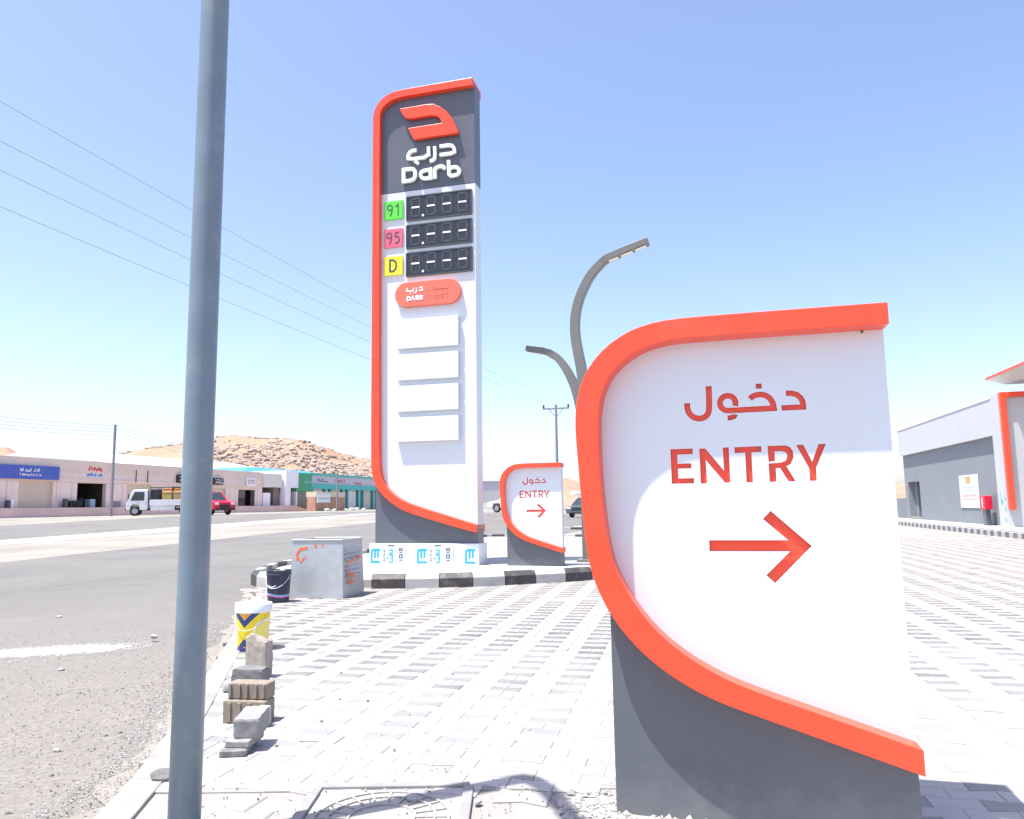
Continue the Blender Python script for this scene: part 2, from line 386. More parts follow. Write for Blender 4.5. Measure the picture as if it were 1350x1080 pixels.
# flush concrete edging between pavement and road
def edging(path, w, z1, name, m, label, lens=.8):
    root = tag(empty(name, (path[0][0], path[0][1], 0)), label, kind='structure')
    pts = resample(path, lens)
    for i in range(len(pts)-1):
        a, b = Vector(pts[i]), Vector(pts[i+1]); t = (b-a).normalized(); n_ = Vector((-t.y, t.x)); a = a+t*.004; b = b-t*.004
        mb = MB(); q = [a-n_*w/2, b-n_*w/2, b+n_*w/2, a+n_*w/2]
        mb.plate([(k.x-path[0][0], k.y-path[0][1]) for k in q], -.06, z1+rnd.gauss(0, .002)); mb.build('edging_stone', m, root, .006)
    return root
def resample(path, step):
    P = [Vector(p) for p in path]; out = [P[0].copy()]; acc = 0; i = 0; cur = P[0].copy()
    while i < len(P)-1:
        d = (P[i+1]-cur).length
        if acc+d >= step: cur = cur+(P[i+1]-cur).normalized()*(step-acc); out.append(cur.copy()); acc = 0
        else: acc += d; i += 1; cur = P[i].copy()
    return out
mEdge = M('edging_concrete', (0.271, 0.261, 0.248), .9, var=.08, scale=5, bump=.4, bscale=40, dirt=(0.190, 0.176, 0.158), damt=.9, dscale=3)
edging(EDGE[1:], .15, .006, 'pavement_edging', mEdge, 'pale flush concrete edging between the pavement and the road')
sh_ = [tuple(p) for p in resample(EDGE, .12)]
tag(MB().plate([(x-.16-.16*abs(noise.noise((y*2.1, 0, 4)))-.12*noise.noise((y*7, 2, 4)), y) for x, y in sh_]+[(x+.1, y) for x, y in sh_[::-1]], -.055, -.030).build('road_shoulder', mSand), 'strip of drifted sand along the pavement edging', kind='structure')

# ------------------------------------------------------------ traffic island
ISL = [(-2.1, 11.33), (-1.3, 11.33), (-.53, 11.42), (.83, 11.95), (2.2, 12.75), (3.4, 14.0), (4.0, 16), (3.6, 24.2), (1.9, 25.4), (-.97, 26.3), (-4.2, 15.9), (-4.5, 14.2), (-4.3, 12.6), (-3.95, 11.95), (-3.5, 11.62), (-2.8, 11.42), (-2.1, 11.33)]
island = tag(MB().plate([(x*.985, 18+(y-18)*.985) for x, y in ISL[:-1]], -.06, .12).build('traffic_island', mIsland), 'raised traffic island with white screed top and painted kerb', kind='structure')
kp = resample(ISL, .5); cen = Vector((-.3, 18))
for i in range(len(kp)-1):
    a, b = kp[i], kp[i+1]; t = (b-a).normalized(); n_ = Vector((-t.y, t.x)); prof = [(0, -.05), (0, .135), (.055, .2), (.17, .2), (.17, -.05)]
    a = a+t*.004; b = b-t*.004
    mb = MB(); v = [(p.x+n_.x*o_, p.y+n_.y*o_, z) for p in (a, b) for o_, z in prof]
    mb.add(v, [(4, 3, 2, 1, 0), (5, 6, 7, 8, 9)]+[(k, (k+1) % 5, 5+(k+1) % 5, 5+k) for k in range(5)])
    mb.build('kerb_stone', mKerbB if i % 2 == 0 else mKerbW, island, .006, recalc=True)

# ------------------------------------------------------------ small entry signs
B_OUT = [(1.078, 1.928), (.45, 1.928), (.281, 1.925), (.186, 1.911), (.106, 1.883), (.025, 1.832), (-.04, 1.764), (-.083, 1.685), (-.104, 1.605), (-.11, 1.524), (-.107, 1.433), (-.100, 1.331), (-.092, 1.207), (-.083, 1.08), (-.07, .982), (-.052, .907), (-.026, .843), (.006, .779), (.053, .711), (.115, .641), (.192, .576), (.274, .523), (.354, .482), (.444, .447), (.56, .411), (.693, .37), (.822, .33), (.956, .288), (1.084, .248)]
B_IN = [(1.078, 1.846), (.552, 1.844), (.30, 1.842), (.205, 1.826), (.138, 1.798), (.068, 1.749), (.021, 1.687), (-.004, 1.615), (-.015, 1.548), (-.017, 1.441), (-.015, 1.329), (-.009, 1.217), (.002, 1.106), (.02, .99), (.05, .91), (.089, .839), (.146, .756), (.217, .682), (.299, .62), (.379, .573), (.468, .531), (.603, .485), (.735, .445), (.873, .402), (.989, .366), (1.084, .336)]
MIDL = [(1.075, 1.885), (.5, 1.886), (.25, 1.88), (.12, 1.84), (.0, 1.74), (-.05, 1.6), (-.06, 1.45), (-.05, 1.25), (-.03, 1.03), (.02, .87), (.1, .74), (.22, .63), (.36, .53), (.52, .47), (.75, .40), (1.08, .293)]
BASE = [(0, 0), (1.086, 0), (1.081, .292), (.75, .399), (.52, .469), (.36, .529), (.22, .629), (.1, .739), (.02, .80), (-.003, .80)]
LET = {
 'E': [(.2596, 1.4118), (.3466, 1.4123), (.3466, 1.390), (.2856, 1.389), (.2856, 1.3525), (.3389, 1.3532), (.3389, 1.3335), (.2864, 1.333), (.2864, 1.2938), (.3469, 1.2938), (.3469, 1.2735), (.2600, 1.2732)],
 'N': [(.3727, 1.4106), (.3952, 1.4108), (.4640, 1.3206), (.4632, 1.4118), (.4859, 1.4122), (.4855, 1.274), (.4660, 1.2733), (.3955, 1.3651), (.3965, 1.2726), (.3730, 1.272)],
 'T': [(.5074, 1.4118), (.6086, 1.4130), (.6086, 1.3906), (.5706, 1.3903), (.5706, 1.2733), (.5471, 1.2728), (.5471, 1.3895), (.5073, 1.3891)],
 'R': [(.632, 1.4127), (.6978, 1.4130), (.7146, 1.4058), (.7240, 1.3898), (.7246, 1.3637), (.7135, 1.3405), (.697, 1.3320), (.7274, 1.2742), (.7024, 1.2732), (.6740, 1.3262), (.6580, 1.3260), (.6572, 1.2736), (.6331, 1.2731), (.6324, 1.3447), (.6793, 1.3467), (.697, 1.354), (.7030, 1.3721), (.6987, 1.3853), (.6842, 1.391), (.6568, 1.3908), (.6562, 1.3525), (.6328, 1.3516)],
 'Y': [(.7372, 1.4131), (.7628, 1.4136), (.792, 1.3462), (.8179, 1.4139), (.8445, 1.414), (.8042, 1.3226), (.8038, 1.2747), (.7805, 1.2742), (.7799, 1.3217)],
 'lam': spoly(chaikin([(.4198, 1.6608), (.4191, 1.5700), (.4116, 1.5454), (.3953, 1.5335), (.3758, 1.5306), (.356, 1.5369), (.3407, 1.5513), (.3330, 1.5708), (.3325, 1.5955)], 2), .0235),
 'dal': spoly([(.711, 1.6170), (.7300, 1.6165), (.7500, 1.6100), (.7640, 1.5970), (.7706, 1.5800), (.7717, 1.5600), (.6918, 1.5597)], .0215),
 'khaw': spoly(chaikin([(.5755, 1.6020), (.5877, 1.6119), (.6109, 1.6180), (.6335, 1.6140), (.6505, 1.6010), (.6600, 1.5820)], 1)+[(.6633, 1.5600)]+arc(.4905, 1.5885, .0300, 268, -24, 16), .0225),
 'tail': spoly([(.5190, 1.5445), (.5120, 1.5345), (.5020, 1.5300), (.4873, 1.5290)], .0205),
 'dot': [(.6003, 1.6608), (.6225, 1.6607), (.6225, 1.6406), (.6003, 1.6407)],
 'arrow': [(.3950, 1.0495), (.6886, 1.0495), (.6006, 1.1304), (.6301, 1.1613), (.7718, 1.0275), (.633, .8878), (.6018, .9169), (.6934, 1.0074), (.3950, 1.0070)]}
def holed(name, outer, holes, th):                  # flat sheet with cut-outs, front at local y=0
    cu = bpy.data.curves.new(name, 'CURVE'); cu.dimensions = '2D'; cu.fill_mode = 'BOTH'; cu.extrude = th/2
    for P in [outer]+holes:
        s_ = cu.splines.new('POLY'); s_.points.add(len(P)-1); s_.use_cyclic_u = True
        for i, (x, z) in enumerate(P): s_.points[i].co = (x, z, 0, 1)
    ob = bpy.data.objects.new(name, cu); COL.objects.link(ob); bpy.context.view_layer.update()
    me = bpy.data.meshes.new_from_object(ob.evaluated_get(bpy.context.evaluated_depsgraph_get()))
    bpy.data.objects.remove(ob); bpy.data.curves.remove(cu)
    me.transform(Matrix(((1, 0, 0, 0), (0, 0, -1, th/2), (0, 1, 0, 0), (0, 0, 0, 1)))); me.materials.clear()
    for p in me.polygons: p.use_smooth = False
    return me
def band_mesh(mb, O, I, y0, y1):
    poly = O+I[::-1]; return mb.slab(poly, y0, y1)
def resamp2(P, n):
    P = [Vector(p) for p in P]; L = sum((P[i+1]-P[i]).length for i in range(len(P)-1)); return [tuple(p) for p in resample([tuple(p) for p in P], L/n-1e-6)][:n+1]
def make_entry():
    root = empty('entry_sign', (0, 0, 0))
    SD = .17
    bd = MB(); band_mesh(bd, chaikin(B_OUT, 1), chaikin(B_IN, 1), -.097, SD+.097); bd.build('orange_band', mOrange, root, .003, 2, 50)
    link('face_panel', holed('face_panel', MIDL, list(LET.values()), .006), mWhite, root)
    link('back_panel', holed('back_panel', MIDL, [], .006), mWhite, root).location = (0, SD-.006, 0)
    MB().box(.2, .9, .0125, .018, .85, 1.70).build('lettering_backing', mOrangeIn, root)
    rim = MB(); inn = [(x-.012 if x > 1 else x, z) for x, z in MIDL]
    rim.slab([(1.055, 1.88), (1.055, .31), (1.073, .305), (1.073, 1.88)], .0065, SD-.0065)
    rim.build('side_panel', mWhite, root)
    MB().slab([(.02, 1.6), (.2, 1.84), (.6, 1.86), (1.03, 1.86), (1.03, .35), (.5, .5), (.25, .66), (.08, .85)], .06, SD-.01).build('core', mWhite, root)
    MB().slab(BASE, .001, SD).build('base_panel', mGrey, root, .002)
    for x, z in ((.17, 1.8405), (1.0, 1.8405), (-.012, 1.2)):
        MB().lathe([(0, -.004), (.0045, -.004), (.0045, .002)], 8, (x, -.001, z), 'y').build('rivet', mBlackP, root)
    return root
e1 = make_entry(); YAW = rad(15)
e1.location = (.386, 3.124, 0); e1.rotation_euler = (0, 0, -YAW)
tag(e1, 'large white ENTRY sign with thick orange band and dark grey foot on the forecourt pavers', 'sign', 'entry signs')
e2 = copy_tree(e1); e2.scale = (.935, .935, .935); e2.location = (-.12, 13.72, .12); e2.rotation_euler = (0, 0, -YAW)
e2['label'] = 'ENTRY sign standing on the traffic island beside the tall price pylon'

# ------------------------------------------------------------ price pylon
py = tag(empty('price_pylon', (-.62, 13.9, .12), -YAW), 'tall white fuel price pylon with orange band, dark header and three price displays', 'pylon')
PO = [(-.04, 9.31), (-1.32, 9.30), (-1.56, 9.295), (-1.74, 9.27), (-1.86, 9.22), (-1.98, 9.14), (-2.07, 9.02), (-2.12, 8.89), (-2.13, 8.7), (-2.115, 5), (-2.105, 2.33), (-2.095, 1.87), (-2.07, 1.64), (-2.01, 1.47), (-1.87, 1.29), (-1.68, 1.13), (-1.46, 1.0), (-1.2, .91), (-.76, .78), (-.36, .67), (-.03, .585)]
PI = [(-.04, 9.155), (-1.32, 9.15), (-1.56, 9.14), (-1.71, 9.115), (-1.83, 9.06), (-1.93, 8.97), (-1.975, 8.87), (-1.98, 8.73), (-1.965, 5), (-1.94, 2.32), (-1.92, 1.73), (-1.86, 1.53), (-1.74, 1.37), (-1.59, 1.25), (-1.38, 1.14), (-1.12, 1.05), (-.65, .91), (-.22, .78), (-.03, .725)]
PD = .34
b_ = MB(); band_mesh(b_, chaikin(PO, 1), chaikin(PI, 1), -.115, PD+.115); b_.build('orange_band', mOrange, py, .006, 2, 50)
MB().slab([(-2.04, 7.215), (-.03, 7.215), (-.03, .66), (-.76, .85), (-1.3, 1.03), (-1.7, 1.25), (-1.93, 1.5), (-2.03, 1.85)], 0, PD).build('body', mWhite, py, .004)
MB().slab([(-2.05, 7.22), (-.03, 7.22), (-.03, 9.24), (-1.6, 9.23), (-1.85, 9.13), (-2.0, 8.98), (-2.06, 8.7)], -.004, PD+.004).build('header_panel', mGrey, py, .004)
MB().slab([(-2.05, .39), (-.02, .39), (-.025, .655), (-.76, .845), (-1.3, 1.025), (-1.7, 1.245), (-1.93, 1.495), (-2.05, 1.845)], -.003, PD+.003).build('base_panel', mGrey, py, .004)
EMB = [(-1.555, 8.905), (-1.0, 8.912), (-.845, 8.895), (-.704, 8.819), (-.564, 8.692), (-.471, 8.561), (-.333, 8.255), (-.360, 8.218), (-1.26, 8.222), (-1.38, 8.47), (-.67, 8.474), (-.703, 8.566), (-.778, 8.636), (-.893, 8.668), (-1.345, 8.665), (-1.429, 8.694), (-1.502, 8.777)]
MB().slab(EMB, -.105, -.02).build('emblem', mOrange, py, .008)
def letter(name, strokes, w, d=.075, y1=-.02, m=mLetter, parent=py, smooth=1):
    mb = MB()
    for i, (pts, cl) in enumerate(strokes):
        mb.stroke(chaikin(pts, smooth, cl), w, -d-.0006*i, y1, cl)
    return mb.build(name, m, parent, .004 if w > .04 else 0)
letter('letter', [([(-1.485, 7.64), (-1.34, 7.64), (-1.275, 7.62), (-1.24, 7.572), (-1.24, 7.47), (-1.275, 7.42), (-1.34, 7.4), (-1.485, 7.4)], True)], .072, smooth=0)
letter('letter', [([(-1.105, 7.565), (-.928, 7.572), (-.915, 7.397), (-1.081, 7.402), (-1.133, 7.483)], True), ([(-.92, 7.61), (-.908, 7.365)], False)], .068)
letter('letter', [([(-.823, 7.374), (-.835, 7.571), (-.765, 7.607), (-.66, 7.605), (-.625, 7.54)], False)], .07)
letter('letter', [([(-.548, 7.71), (-.536, 7.40)], False), ([(-.537, 7.554), (-.394, 7.558), (-.326, 7.492), (-.338, 7.414), (-.407, 7.387), (-.537, 7.387)], True)], .068)
letter('letter', [([(-.729, 8.018), (-.496, 8.02), (-.427, 7.941), (-.424, 7.840), (-.729, 7.845)], False)], .065)
letter('letter', [([(-.834, 8.033), (-.823, 7.8), (-.87, 7.752), (-.935, 7.753)], False)], .065)
letter('letter', [([(-1.212, 8.011), (-1.331, 8.009), (-1.397, 7.925), (-1.385, 7.840), (-.955, 7.833), (-.963, 8.045)], False), ([(-1.247, 7.79), (-1.171, 7.724)], False)], .065)
# three price displays with tags
def digit8(mb, cx, cz, w, h, t, y0, y1):
    for pts in ([(cx-w, cz+h), (cx+w, cz+h)], [(cx-w, cz-h), (cx+w, cz-h)], [(cx-w, cz+h*.92), (cx-w, cz+.03)], [(cx+w, cz+h*.92), (cx+w, cz+.03)], [(cx-w, cz-h*.92), (cx-w, cz-.03)], [(cx+w, cz-h*.92), (cx+w, cz-.03)]):
        mb.stroke(pts, t, y0, y1)
rows = [(6.60, 7.08, mGreen, '91'), (6.04, 6.50, mPink, '95'), (5.48, 5.94, mYel, 'D')]
for z0, z1, tm, txt in rows:
    d = MB().box(-1.43, -.10, -.03, .01, z0, z1).build('price_display', mDark, py, .004); zc = (z0+z1)/2+.015
    fr = MB()
    for q in ([(-1.43, z0), (-.10, z0)], [(-1.43, z1), (-.10, z1)], [(-1.43, z0), (-1.43, z1)], [(-.10, z0), (-.10, z1)]): fr.stroke(q, .022, -.038, 0)
    fr.build('display_frame', mInk, d)
    for k, cx in enumerate((-1.243, -.923, -.599, -.28)):
        mb = MB(); digit8(mb, cx, zc, .085, .175, .034, -.034, -.028); mb.build('digit', mSeg, d)
        MB().slab([(cx-.09, zc), (cx-.075, zc+.017), (cx+.075, zc+.017), (cx+.09, zc), (cx+.075, zc-.017), (cx-.075, zc-.017)], -.036, -.029).build('lit_segment', mLetter, d)
    MB().box(-1.108, -1.066, -.036, -.029, z0+.055, z0+.097).build('decimal_point', mLetter, d)
    t0 = (z0+z1)/2+.015
    t = MB().box(-1.90, -1.515, -.03, .01, t0-.19, t0+.185).build('fuel_tag', tm, py, .003)
    g = MB(); y0, y1 = -.034, -.029
    nine = lambda cx: [arc(cx, t0+.055, .052, -20, 340, 18), [(cx+.052, t0+.05), (cx+.045, t0-.03), (cx+.01, t0-.115)]]
    if txt == 'D': S = [[(-1.775, t0-.115), (-1.775, t0+.115), (-1.715, t0+.115), (-1.66, t0+.08), (-1.64, t0), (-1.66, t0-.08), (-1.715, t0-.115), (-1.775, t0-.115)]]; w = .036
    elif txt == '91': S = nine(-1.785)+[[(-1.665, t0+.06), (-1.61, t0+.11), (-1.61, t0-.115)]]; w = .024
    else: S = nine(-1.795)+[[(-1.585, t0+.105), (-1.66, t0+.105), (-1.67, t0+.02), (-1.62, t0+.03), (-1.585, t0-.01), (-1.582, t0-.06), (-1.62, t0-.105), (-1.675, t0-.10)]]; w = .024
    for i, s_ in enumerate(S): g.stroke(s_, w, y0-.0004*i, y1)
    g.build('digits', mInk, t)
PILL = arc(-.55, 5.105, .243, -90, 90, 14)+arc(-1.40, 5.105, .243, 90, 270, 14)
pl = MB().slab(PILL, -.09, -.002).build('market_badge', mPill, py, .008)
g = MB(); y0, y1 = -.094, -.088
for i, s_ in enumerate([[(-1.38, 5.235), (-1.40, 5.17), (-1.27, 5.16), (-1.25, 5.22)], [(-1.20, 5.22), (-1.19, 5.15), (-1.24, 5.115)], [(-1.14, 5.225), (-1.08, 5.22), (-1.07, 5.165), (-1.14, 5.165)], [(-1.33, 5.125), (-1.31, 5.105)],
      [(-1.385, 5.06), (-1.385, 4.98), (-1.33, 4.99), (-1.32, 5.04), (-1.385, 5.06)], [(-1.30, 4.98), (-1.27, 5.06), (-1.235, 4.98)], [(-1.20, 4.98), (-1.20, 5.06), (-1.155, 5.05), (-1.16, 5.02), (-1.20, 5.015), (-1.15, 4.98)], [(-1.12, 4.98), (-1.12, 5.06), (-1.075, 5.045), (-1.115, 5.02), (-1.07, 5.0), (-1.12, 4.98)]]): g.stroke(s_, .024, y0-.0004*i, y1)
g.build('badge_lettering', mLetter, pl)
g = MB(); x = -1.02
for i, s_ in enumerate([[(0, 0), (0, .08), (.03, .03), (.06, .08), (.06, 0)], [(.08, 0), (.11, .08), (.14, 0)], [(.16, 0), (.16, .08), (.20, .06), (.165, .04), (.20, 0)], [(.22, 0), (.22, .08)], [(.26, .08), (.225, .04), (.26, 0)], [(.33, .08), (.28, .08), (.28, 0), (.33, 0)], [(.28, .04), (.32, .04)], [(.35, .08), (.41, .08)], [(.38, .08), (.38, 0)],
      [(.02, .20), (.05, .17), (.04, .24)], [(.13, .19), (.40, .19), (.40, .26)], [(.20, .19), (.20, .23)], [(.29, .19), (.29, .22)]]): g.stroke([(x+a*1.15, 4.98+b) for a, b in s_], .012, y0+.001-.0003*i, y1)
g.build('badge_lettering', mInkPink, pl)
for z0, z1 in ((4.05, 4.62), (3.44, 3.94), (2.84, 3.33), (2.27, 2.73)):
    MB().box(-1.60, -.36, -.092, -.002, z0, z1).build('blank_panel', mWhite, py, .004)
pn = MB().box(-2.145, .005, -.05, PD+.12, -.02, .387).build('plinth', mFoil, py, .01)
def print_(name, S, w, m, par):
    g = MB()
    for i, s_ in enumerate(S): g.stroke(s_, w, -.0535-.0003*i, -.0505)
    o = g.build(name, m, par); return tag(o, kind='stuff') if name == 'foil_print' else o
for x0, full in ((-2.11, 1), (-1.185, 1), (-.255, 0)):
    print_('foil_logo', [[(x0+.19, .275), (x0+.05, .275), (x0+.015, .25), (x0+.01, .05), (x0+.19, .05)], [(x0+.14, .26), (x0+.14, .13)], [(x0+.08, .27), (x0+.08, .12)]], .036, mBlueInk, pn)
    if full:
        print_('foil_print', [[(x0+.36, .27), (x0+.43, .27), (x0+.43, .215), (x0+.36, .215)], [(x0+.36, .18), (x0+.43, .18), (x0+.43, .05), (x0+.36, .05)], [(x0+.40, .12), (x0+.43, .12)], [(x0+.34, .14), (x0+.34, .10)]], .022, mBlueInk, pn)
        print_('foil_print', [[(x0+.24, .27), (x0+.28, .27), (x0+.28, .24), (x0+.26, .235)], [(x0+.25, .215), (x0+.28, .20)], [(x0+.25, .18), (x0+.28, .18), (x0+.25, .16)], [(x0+.25, .13), (x0+.28, .12), (x0+.265, .10)], [(x0+.24, .08), (x0+.29, .08)]], .009, mInk, pn)
        print_('foil_print', [[(x0+.57, .30), (x0+.63, .30), (x0+.63, .26), (x0+.57, .26), (x0+.57, .30)], [(x0+.57, .22), (x0+.63, .22)], [(x0+.57, .18), (x0+.63, .18), (x0+.63, .13), (x0+.57, .13), (x0+.57, .18)], [(x0+.57, .085), (x0+.63, .085)], [(x0+.34, .352), (x0+.47, .352)]], .016, mInk, pn)
        print_('foil_print', [[(x0+.70, .33), (x0+.70, .06)]], .006, mInk, pn)

# ------------------------------------------------------------ front pole with bent arm
fp = tag(empty('lamp_pole', (-1.218, 2.935, 0)), 'blue grey round steel lamp pole standing at the pavement edge', 'pole')
MB().lathe([(0, 0), (.0575, 0), (.0565, .8), (.0557, 2), (.0547, 3.4), (.0535, 4.25), (.0525, 4.3)], 40).build('shaft', mPole, fp)
MB().lathe([(0, 0), (.13, 0), (.13, .014), (.062, .014)], 32, smooth=False).build('base_plate', mPole, fp, .002)
MB().tube([(0, 0, 4.25), (.01, -.03, 4.4), (.03, -.14, 4.52), (.06, -.33, 4.6), (.10, -.55, 4.62)], [.055, .053, .05, .045, .04], 20).build('bent_arm', mPole, fp)
MB().tube([(.085, -.47, 4.62), (.10, -.56, 4.625), (.14, -.78, 4.62), (.15, -.85, 4.61)], [.045, .06, .055, .03], 16).build('lamp_head', mLamp, fp)

# ------------------------------------------------------------ double curved street lamp on the island
lp = tag(empty('street_lamp', (1.4, 14.4, .12), -YAW), 'grey street lamp with two curved flat arms rising behind the near ENTRY sign', 'street lamp')
ra_ = [(0, 0), (0, 1.2), (.0, 2.4), (-.01, 3.2), (-.04, 3.6), (-.12, 4.05), (-.165, 4.38), (-.14, 4.78), (-.02, 5.15), (.18, 5.51), (.40, 5.72)]
rs_ = chaikin(ra_, 2); n = len(rs_)
MB().sweep([(x, 0, z) for x, z in rs_], [(.21-.06*i/n, .26-.1*i/n) for i in range(n)], (0, 1, 0)).build('arm', mLamp, lp, .008)
hd = MB().sweep([(.38, 0, 5.71), (.52, 0, 5.80), (.80, 0, 5.895), (1.31, 0, 6.055)], [(.14, .16), (.135, .20), (.13, .22), (.12, .22)], (0, 1, 0)).build('lamp_head', mLamp, lp, .008)
for a, b in ((.50, .72), (.78, 1.0), (1.05, 1.26)):
    f_ = lambda x: 5.80+(x-.52)*.322-.072
    MB().add([(a, -.07, f_(a)), (b, -.07, f_(b)), (b, .07, f_(b)), (a, .07, f_(a))], [(0, 3, 2, 1)]).build('led_strip', mLed, hd)
la_ = chaikin([(-.02, 2.2), (-.06, 2.75), (-.15, 3.2), (-.26, 3.5), (-.39, 3.74), (-.52, 3.91), (-.70, 4.02)], 2); n = len(la_)
MB().sweep([(x, .02, z) for x, z in la_], [(.19-.06*i/n, .22-.07*i/n) for i in range(n)], (0, 1, 0)).build('arm', mLamp, lp, .008)
hd = MB().sweep([(-.68, .02, 4.01), (-.80, .02, 4.055), (-1.14, .02, 4.125)], [(.12, .15), (.115, .18), (.10, .18)], (0, 1, 0)).build('lamp_head', mLamp, lp, .008)
MB().add([(-1.10, -.04, 4.05), (-.84, -.04, 3.997), (-.84, .08, 3.997), (-1.10, .08, 4.05)], [(0, 3, 2, 1)]).build('led_strip', mLed, hd)
MB().box(-.2, .2, -.2, .2, -.02, .05).build('base_plate', mLamp, lp, .006)

# ------------------------------------------------------------ buckets, metal box and blocks along the pavement edge
def bucket_mat_yellow():
    g = NT('yellow_bucket_print'); s_ = g.n('ShaderNodeSeparateXYZ'); g.l(g.coord(), s_.inputs[0])
    z = s_.outputs[2]; x = g.math('ABSOLUTE', g.math('ADD', s_.outputs[0], .012)); front = g.math('LESS_THAN', s_.outputs[1], .04)
    zz = g.math('ABSOLUTE', g.math('SUBTRACT', z, .150)); v = g.math('SUBTRACT', zz, g.math('MULTIPLY', x, 1.0))
    blue = g.math('MULTIPLY', g.math('GREATER_THAN', v, .045), g.math('LESS_THAN', v, .105))
    top = g.math('GREATER_THAN', v, .105)
    ex = g.math('SUBTRACT', x, .15); rr = g.math('SQRT', g.math('ADD', g.math('MULTIPLY', ex, ex), g.math('MULTIPLY', g.math('MULTIPLY', zz, zz), .55)))
    ring = g.math('MULTIPLY', g.math('GREATER_THAN', rr, .066), g.math('LESS_THAN', rr, .078))
    c = g.mix(ring, (.85, .66, .02), (.80, .80, .78)); c = g.mix(g.math('LESS_THAN', rr, .06), c, (.80, .70, .18))
    c = g.mix(blue, c, (.035, .06, .20)); c = g.mix(top, c, (.80, .45, .05))
    c = g.mix(g.math('LESS_THAN', z, .03), c, (.055, .06, .28)); c = g.mix(front, (.80, .66, .05), c)
    c = g.mix(g.math('MULTIPLY', g.step(g.noise(14, 5), .55, .75), .4), c, (.62, .58, .5))
    return g.out(c, .4)
def bucket_mat_navy():
    g = NT('navy_bucket_print'); s_ = g.n('ShaderNodeSeparateXYZ'); g.l(g.coord(), s_.inputs[0]); z = s_.outputs[2]
    w = g.math('ADD', z, g.math('MULTIPLY', g.math('SINE', g.math('MULTIPLY', s_.outputs[0], 16)), .012))
    c = g.mix(g.math('MULTIPLY', g.math('GREATER_THAN', w, .075), g.math('LESS_THAN', w, .092)), (.022, .026, .062), (.65, .12, .42))
    c = g.mix(g.math('MULTIPLY', g.math('GREATER_THAN', w, .092), g.math('LESS_THAN', w, .108)), c, (.18, .50, .72))
    a = g.math('ADD', z, g.math('MULTIPLY', g.math('ABSOLUTE', g.math('ADD', s_.outputs[0], .03)), -.35))
    c = g.mix(g.math('MULTIPLY', g.math('MULTIPLY', g.math('GREATER_THAN', a, .185), g.math('LESS_THAN', a, .205)), g.math('LESS_THAN', g.math('ABSOLUTE', g.math('ADD', s_.outputs[0], .03)), .06)), c, (.62, .62, .66))
    c = g.mix(g.math('MULTIPLY', g.step(g.noise(11, 5), .55, .75), .35), c, (.25, .24, .26))
    return g.out(c, .4)
def make_bucket(name, label, loc, m, mr, mh, H, R, lid, grp):
    t = tag(empty(name, loc, rad(-8)), label, 'bucket', grp)
    body = MB().lathe([(0, .004), (R*.84, .004), (R*.86, .012), (R*.97, H*.86)], 48).build('body', m, t)
    if lid:
        MB().lathe([(R*.955, H*.82), (R*1.06, H*.82), (R*1.06, H*.83), (R*1.05, H*.985), (R*1.03, H), (R*.96, H), (R*.94, H*.975), (0, H*.97)], 48).build('lid', mr, t)
    else:
        MB().lathe([(R*.955, H*.84), (R*1.03, H*.84), (R*1.035, H*.87), (R*1.0, H*.88), (R*1.0, H*.965), (R*1.035, H*.97), (R*1.035, H), (R*.95, H), (R*.93, H*.8), (R*.82, .012), (0, .012)], 48).build('rim', mr, t)
    pts = [(R*1.03*math.cos(rad(a)), -R*1.06*math.sin(rad(a))*.96-.002, H*.87-.16*math.sin(rad(a))*H/.38) for a in range(0, 181, 12)]
    MB().tube(pts, .003, 6).build('handle', mh, t)
    return t
mNavyPl = M('navy_plastic', (.026, .03, .06), .35, var=.1, dirt=(.2, .2, .22), damt=.3, dscale=9)
mWhitePl = M('white_plastic', (.78, .79, .79), .4, var=.03, dirt=(.58, .55, .5), damt=.4, dscale=9)
mWire = M('handle_wire', (.5, .5, .5), .4, .6, var=.1)
make_bucket('paint_bucket', 'open navy blue paint bucket with pink and light blue stripe', (-3.03, 9.95, 0), bucket_mat_navy(), mNavyPl, mWhitePl, .405, .155, False, 'paint buckets at the pavement edge')
make_bucket('paint_bucket', 'yellow paint bucket with white lid and dark blue chevrons', (-2.25, 6.70, 0), bucket_mat_yellow(), mWhitePl, mWire, .385, .146, True, 'paint buckets at the pavement edge')
# galvanised box
gb = tag(empty('metal_box', (-2.60, 10.60, 0), rad(-8)), 'open galvanised sheet metal box with orange spray paint marks', 'metal box')
Hh = .76
fr = [(-.45, -.32), (.40, -.32), (.40, .32), (-.45, .32)]; fr = [(-.36, -.33), (.40, -.36), (.44, .36), (-.32, .38)]
w_ = MB(); inn = [(x*.95, y*.94) for x, y in fr]
for i in range(4):
    a, b = fr[i], fr[(i+1) % 4]; c, d = inn[i], inn[(i+1) % 4]
    k0, k1 = 1.0, .93
    q = lambda p, k, z: (p[0]*k, p[1]*k, z)
    w_.add([q(a, k0, 0), q(b, k0, 0), q(b, k1, Hh), q(a, k1, Hh), q(c, k0, 0.01), q(d, k0, 0.01), q(d, k1, Hh), q(c, k1, Hh)], [(0, 1, 2, 3), (5, 4, 7, 6), (3, 2, 6, 7)])
w_.build('casing', mSteel, gb)
MB().box(-.30, .38, -.30, .30, .005, .02).build('floor_sheet', mSteel, gb)
rl = MB()
for i in range(4):
    a, b = [(p[0]*.935, p[1]*.935, Hh) for p in (fr[i], fr[(i+1) % 4])]; rl.tube([a, b], .012, 6)
rl.build('rim', mSteel, gb)
lv = MB()
for z in (.30, .36, .42, .52, .58, .64):
    k = 1-.07*z/Hh; lv.add([(.402*k+.003, -.27, z), (.436*k+.003, .29, z), (.436*k+.03, .29, z-.035), (.402*k+.03, -.27, z-.035)], [(3, 2, 1, 0)])
lv.build('louvre', mSteel, gb)
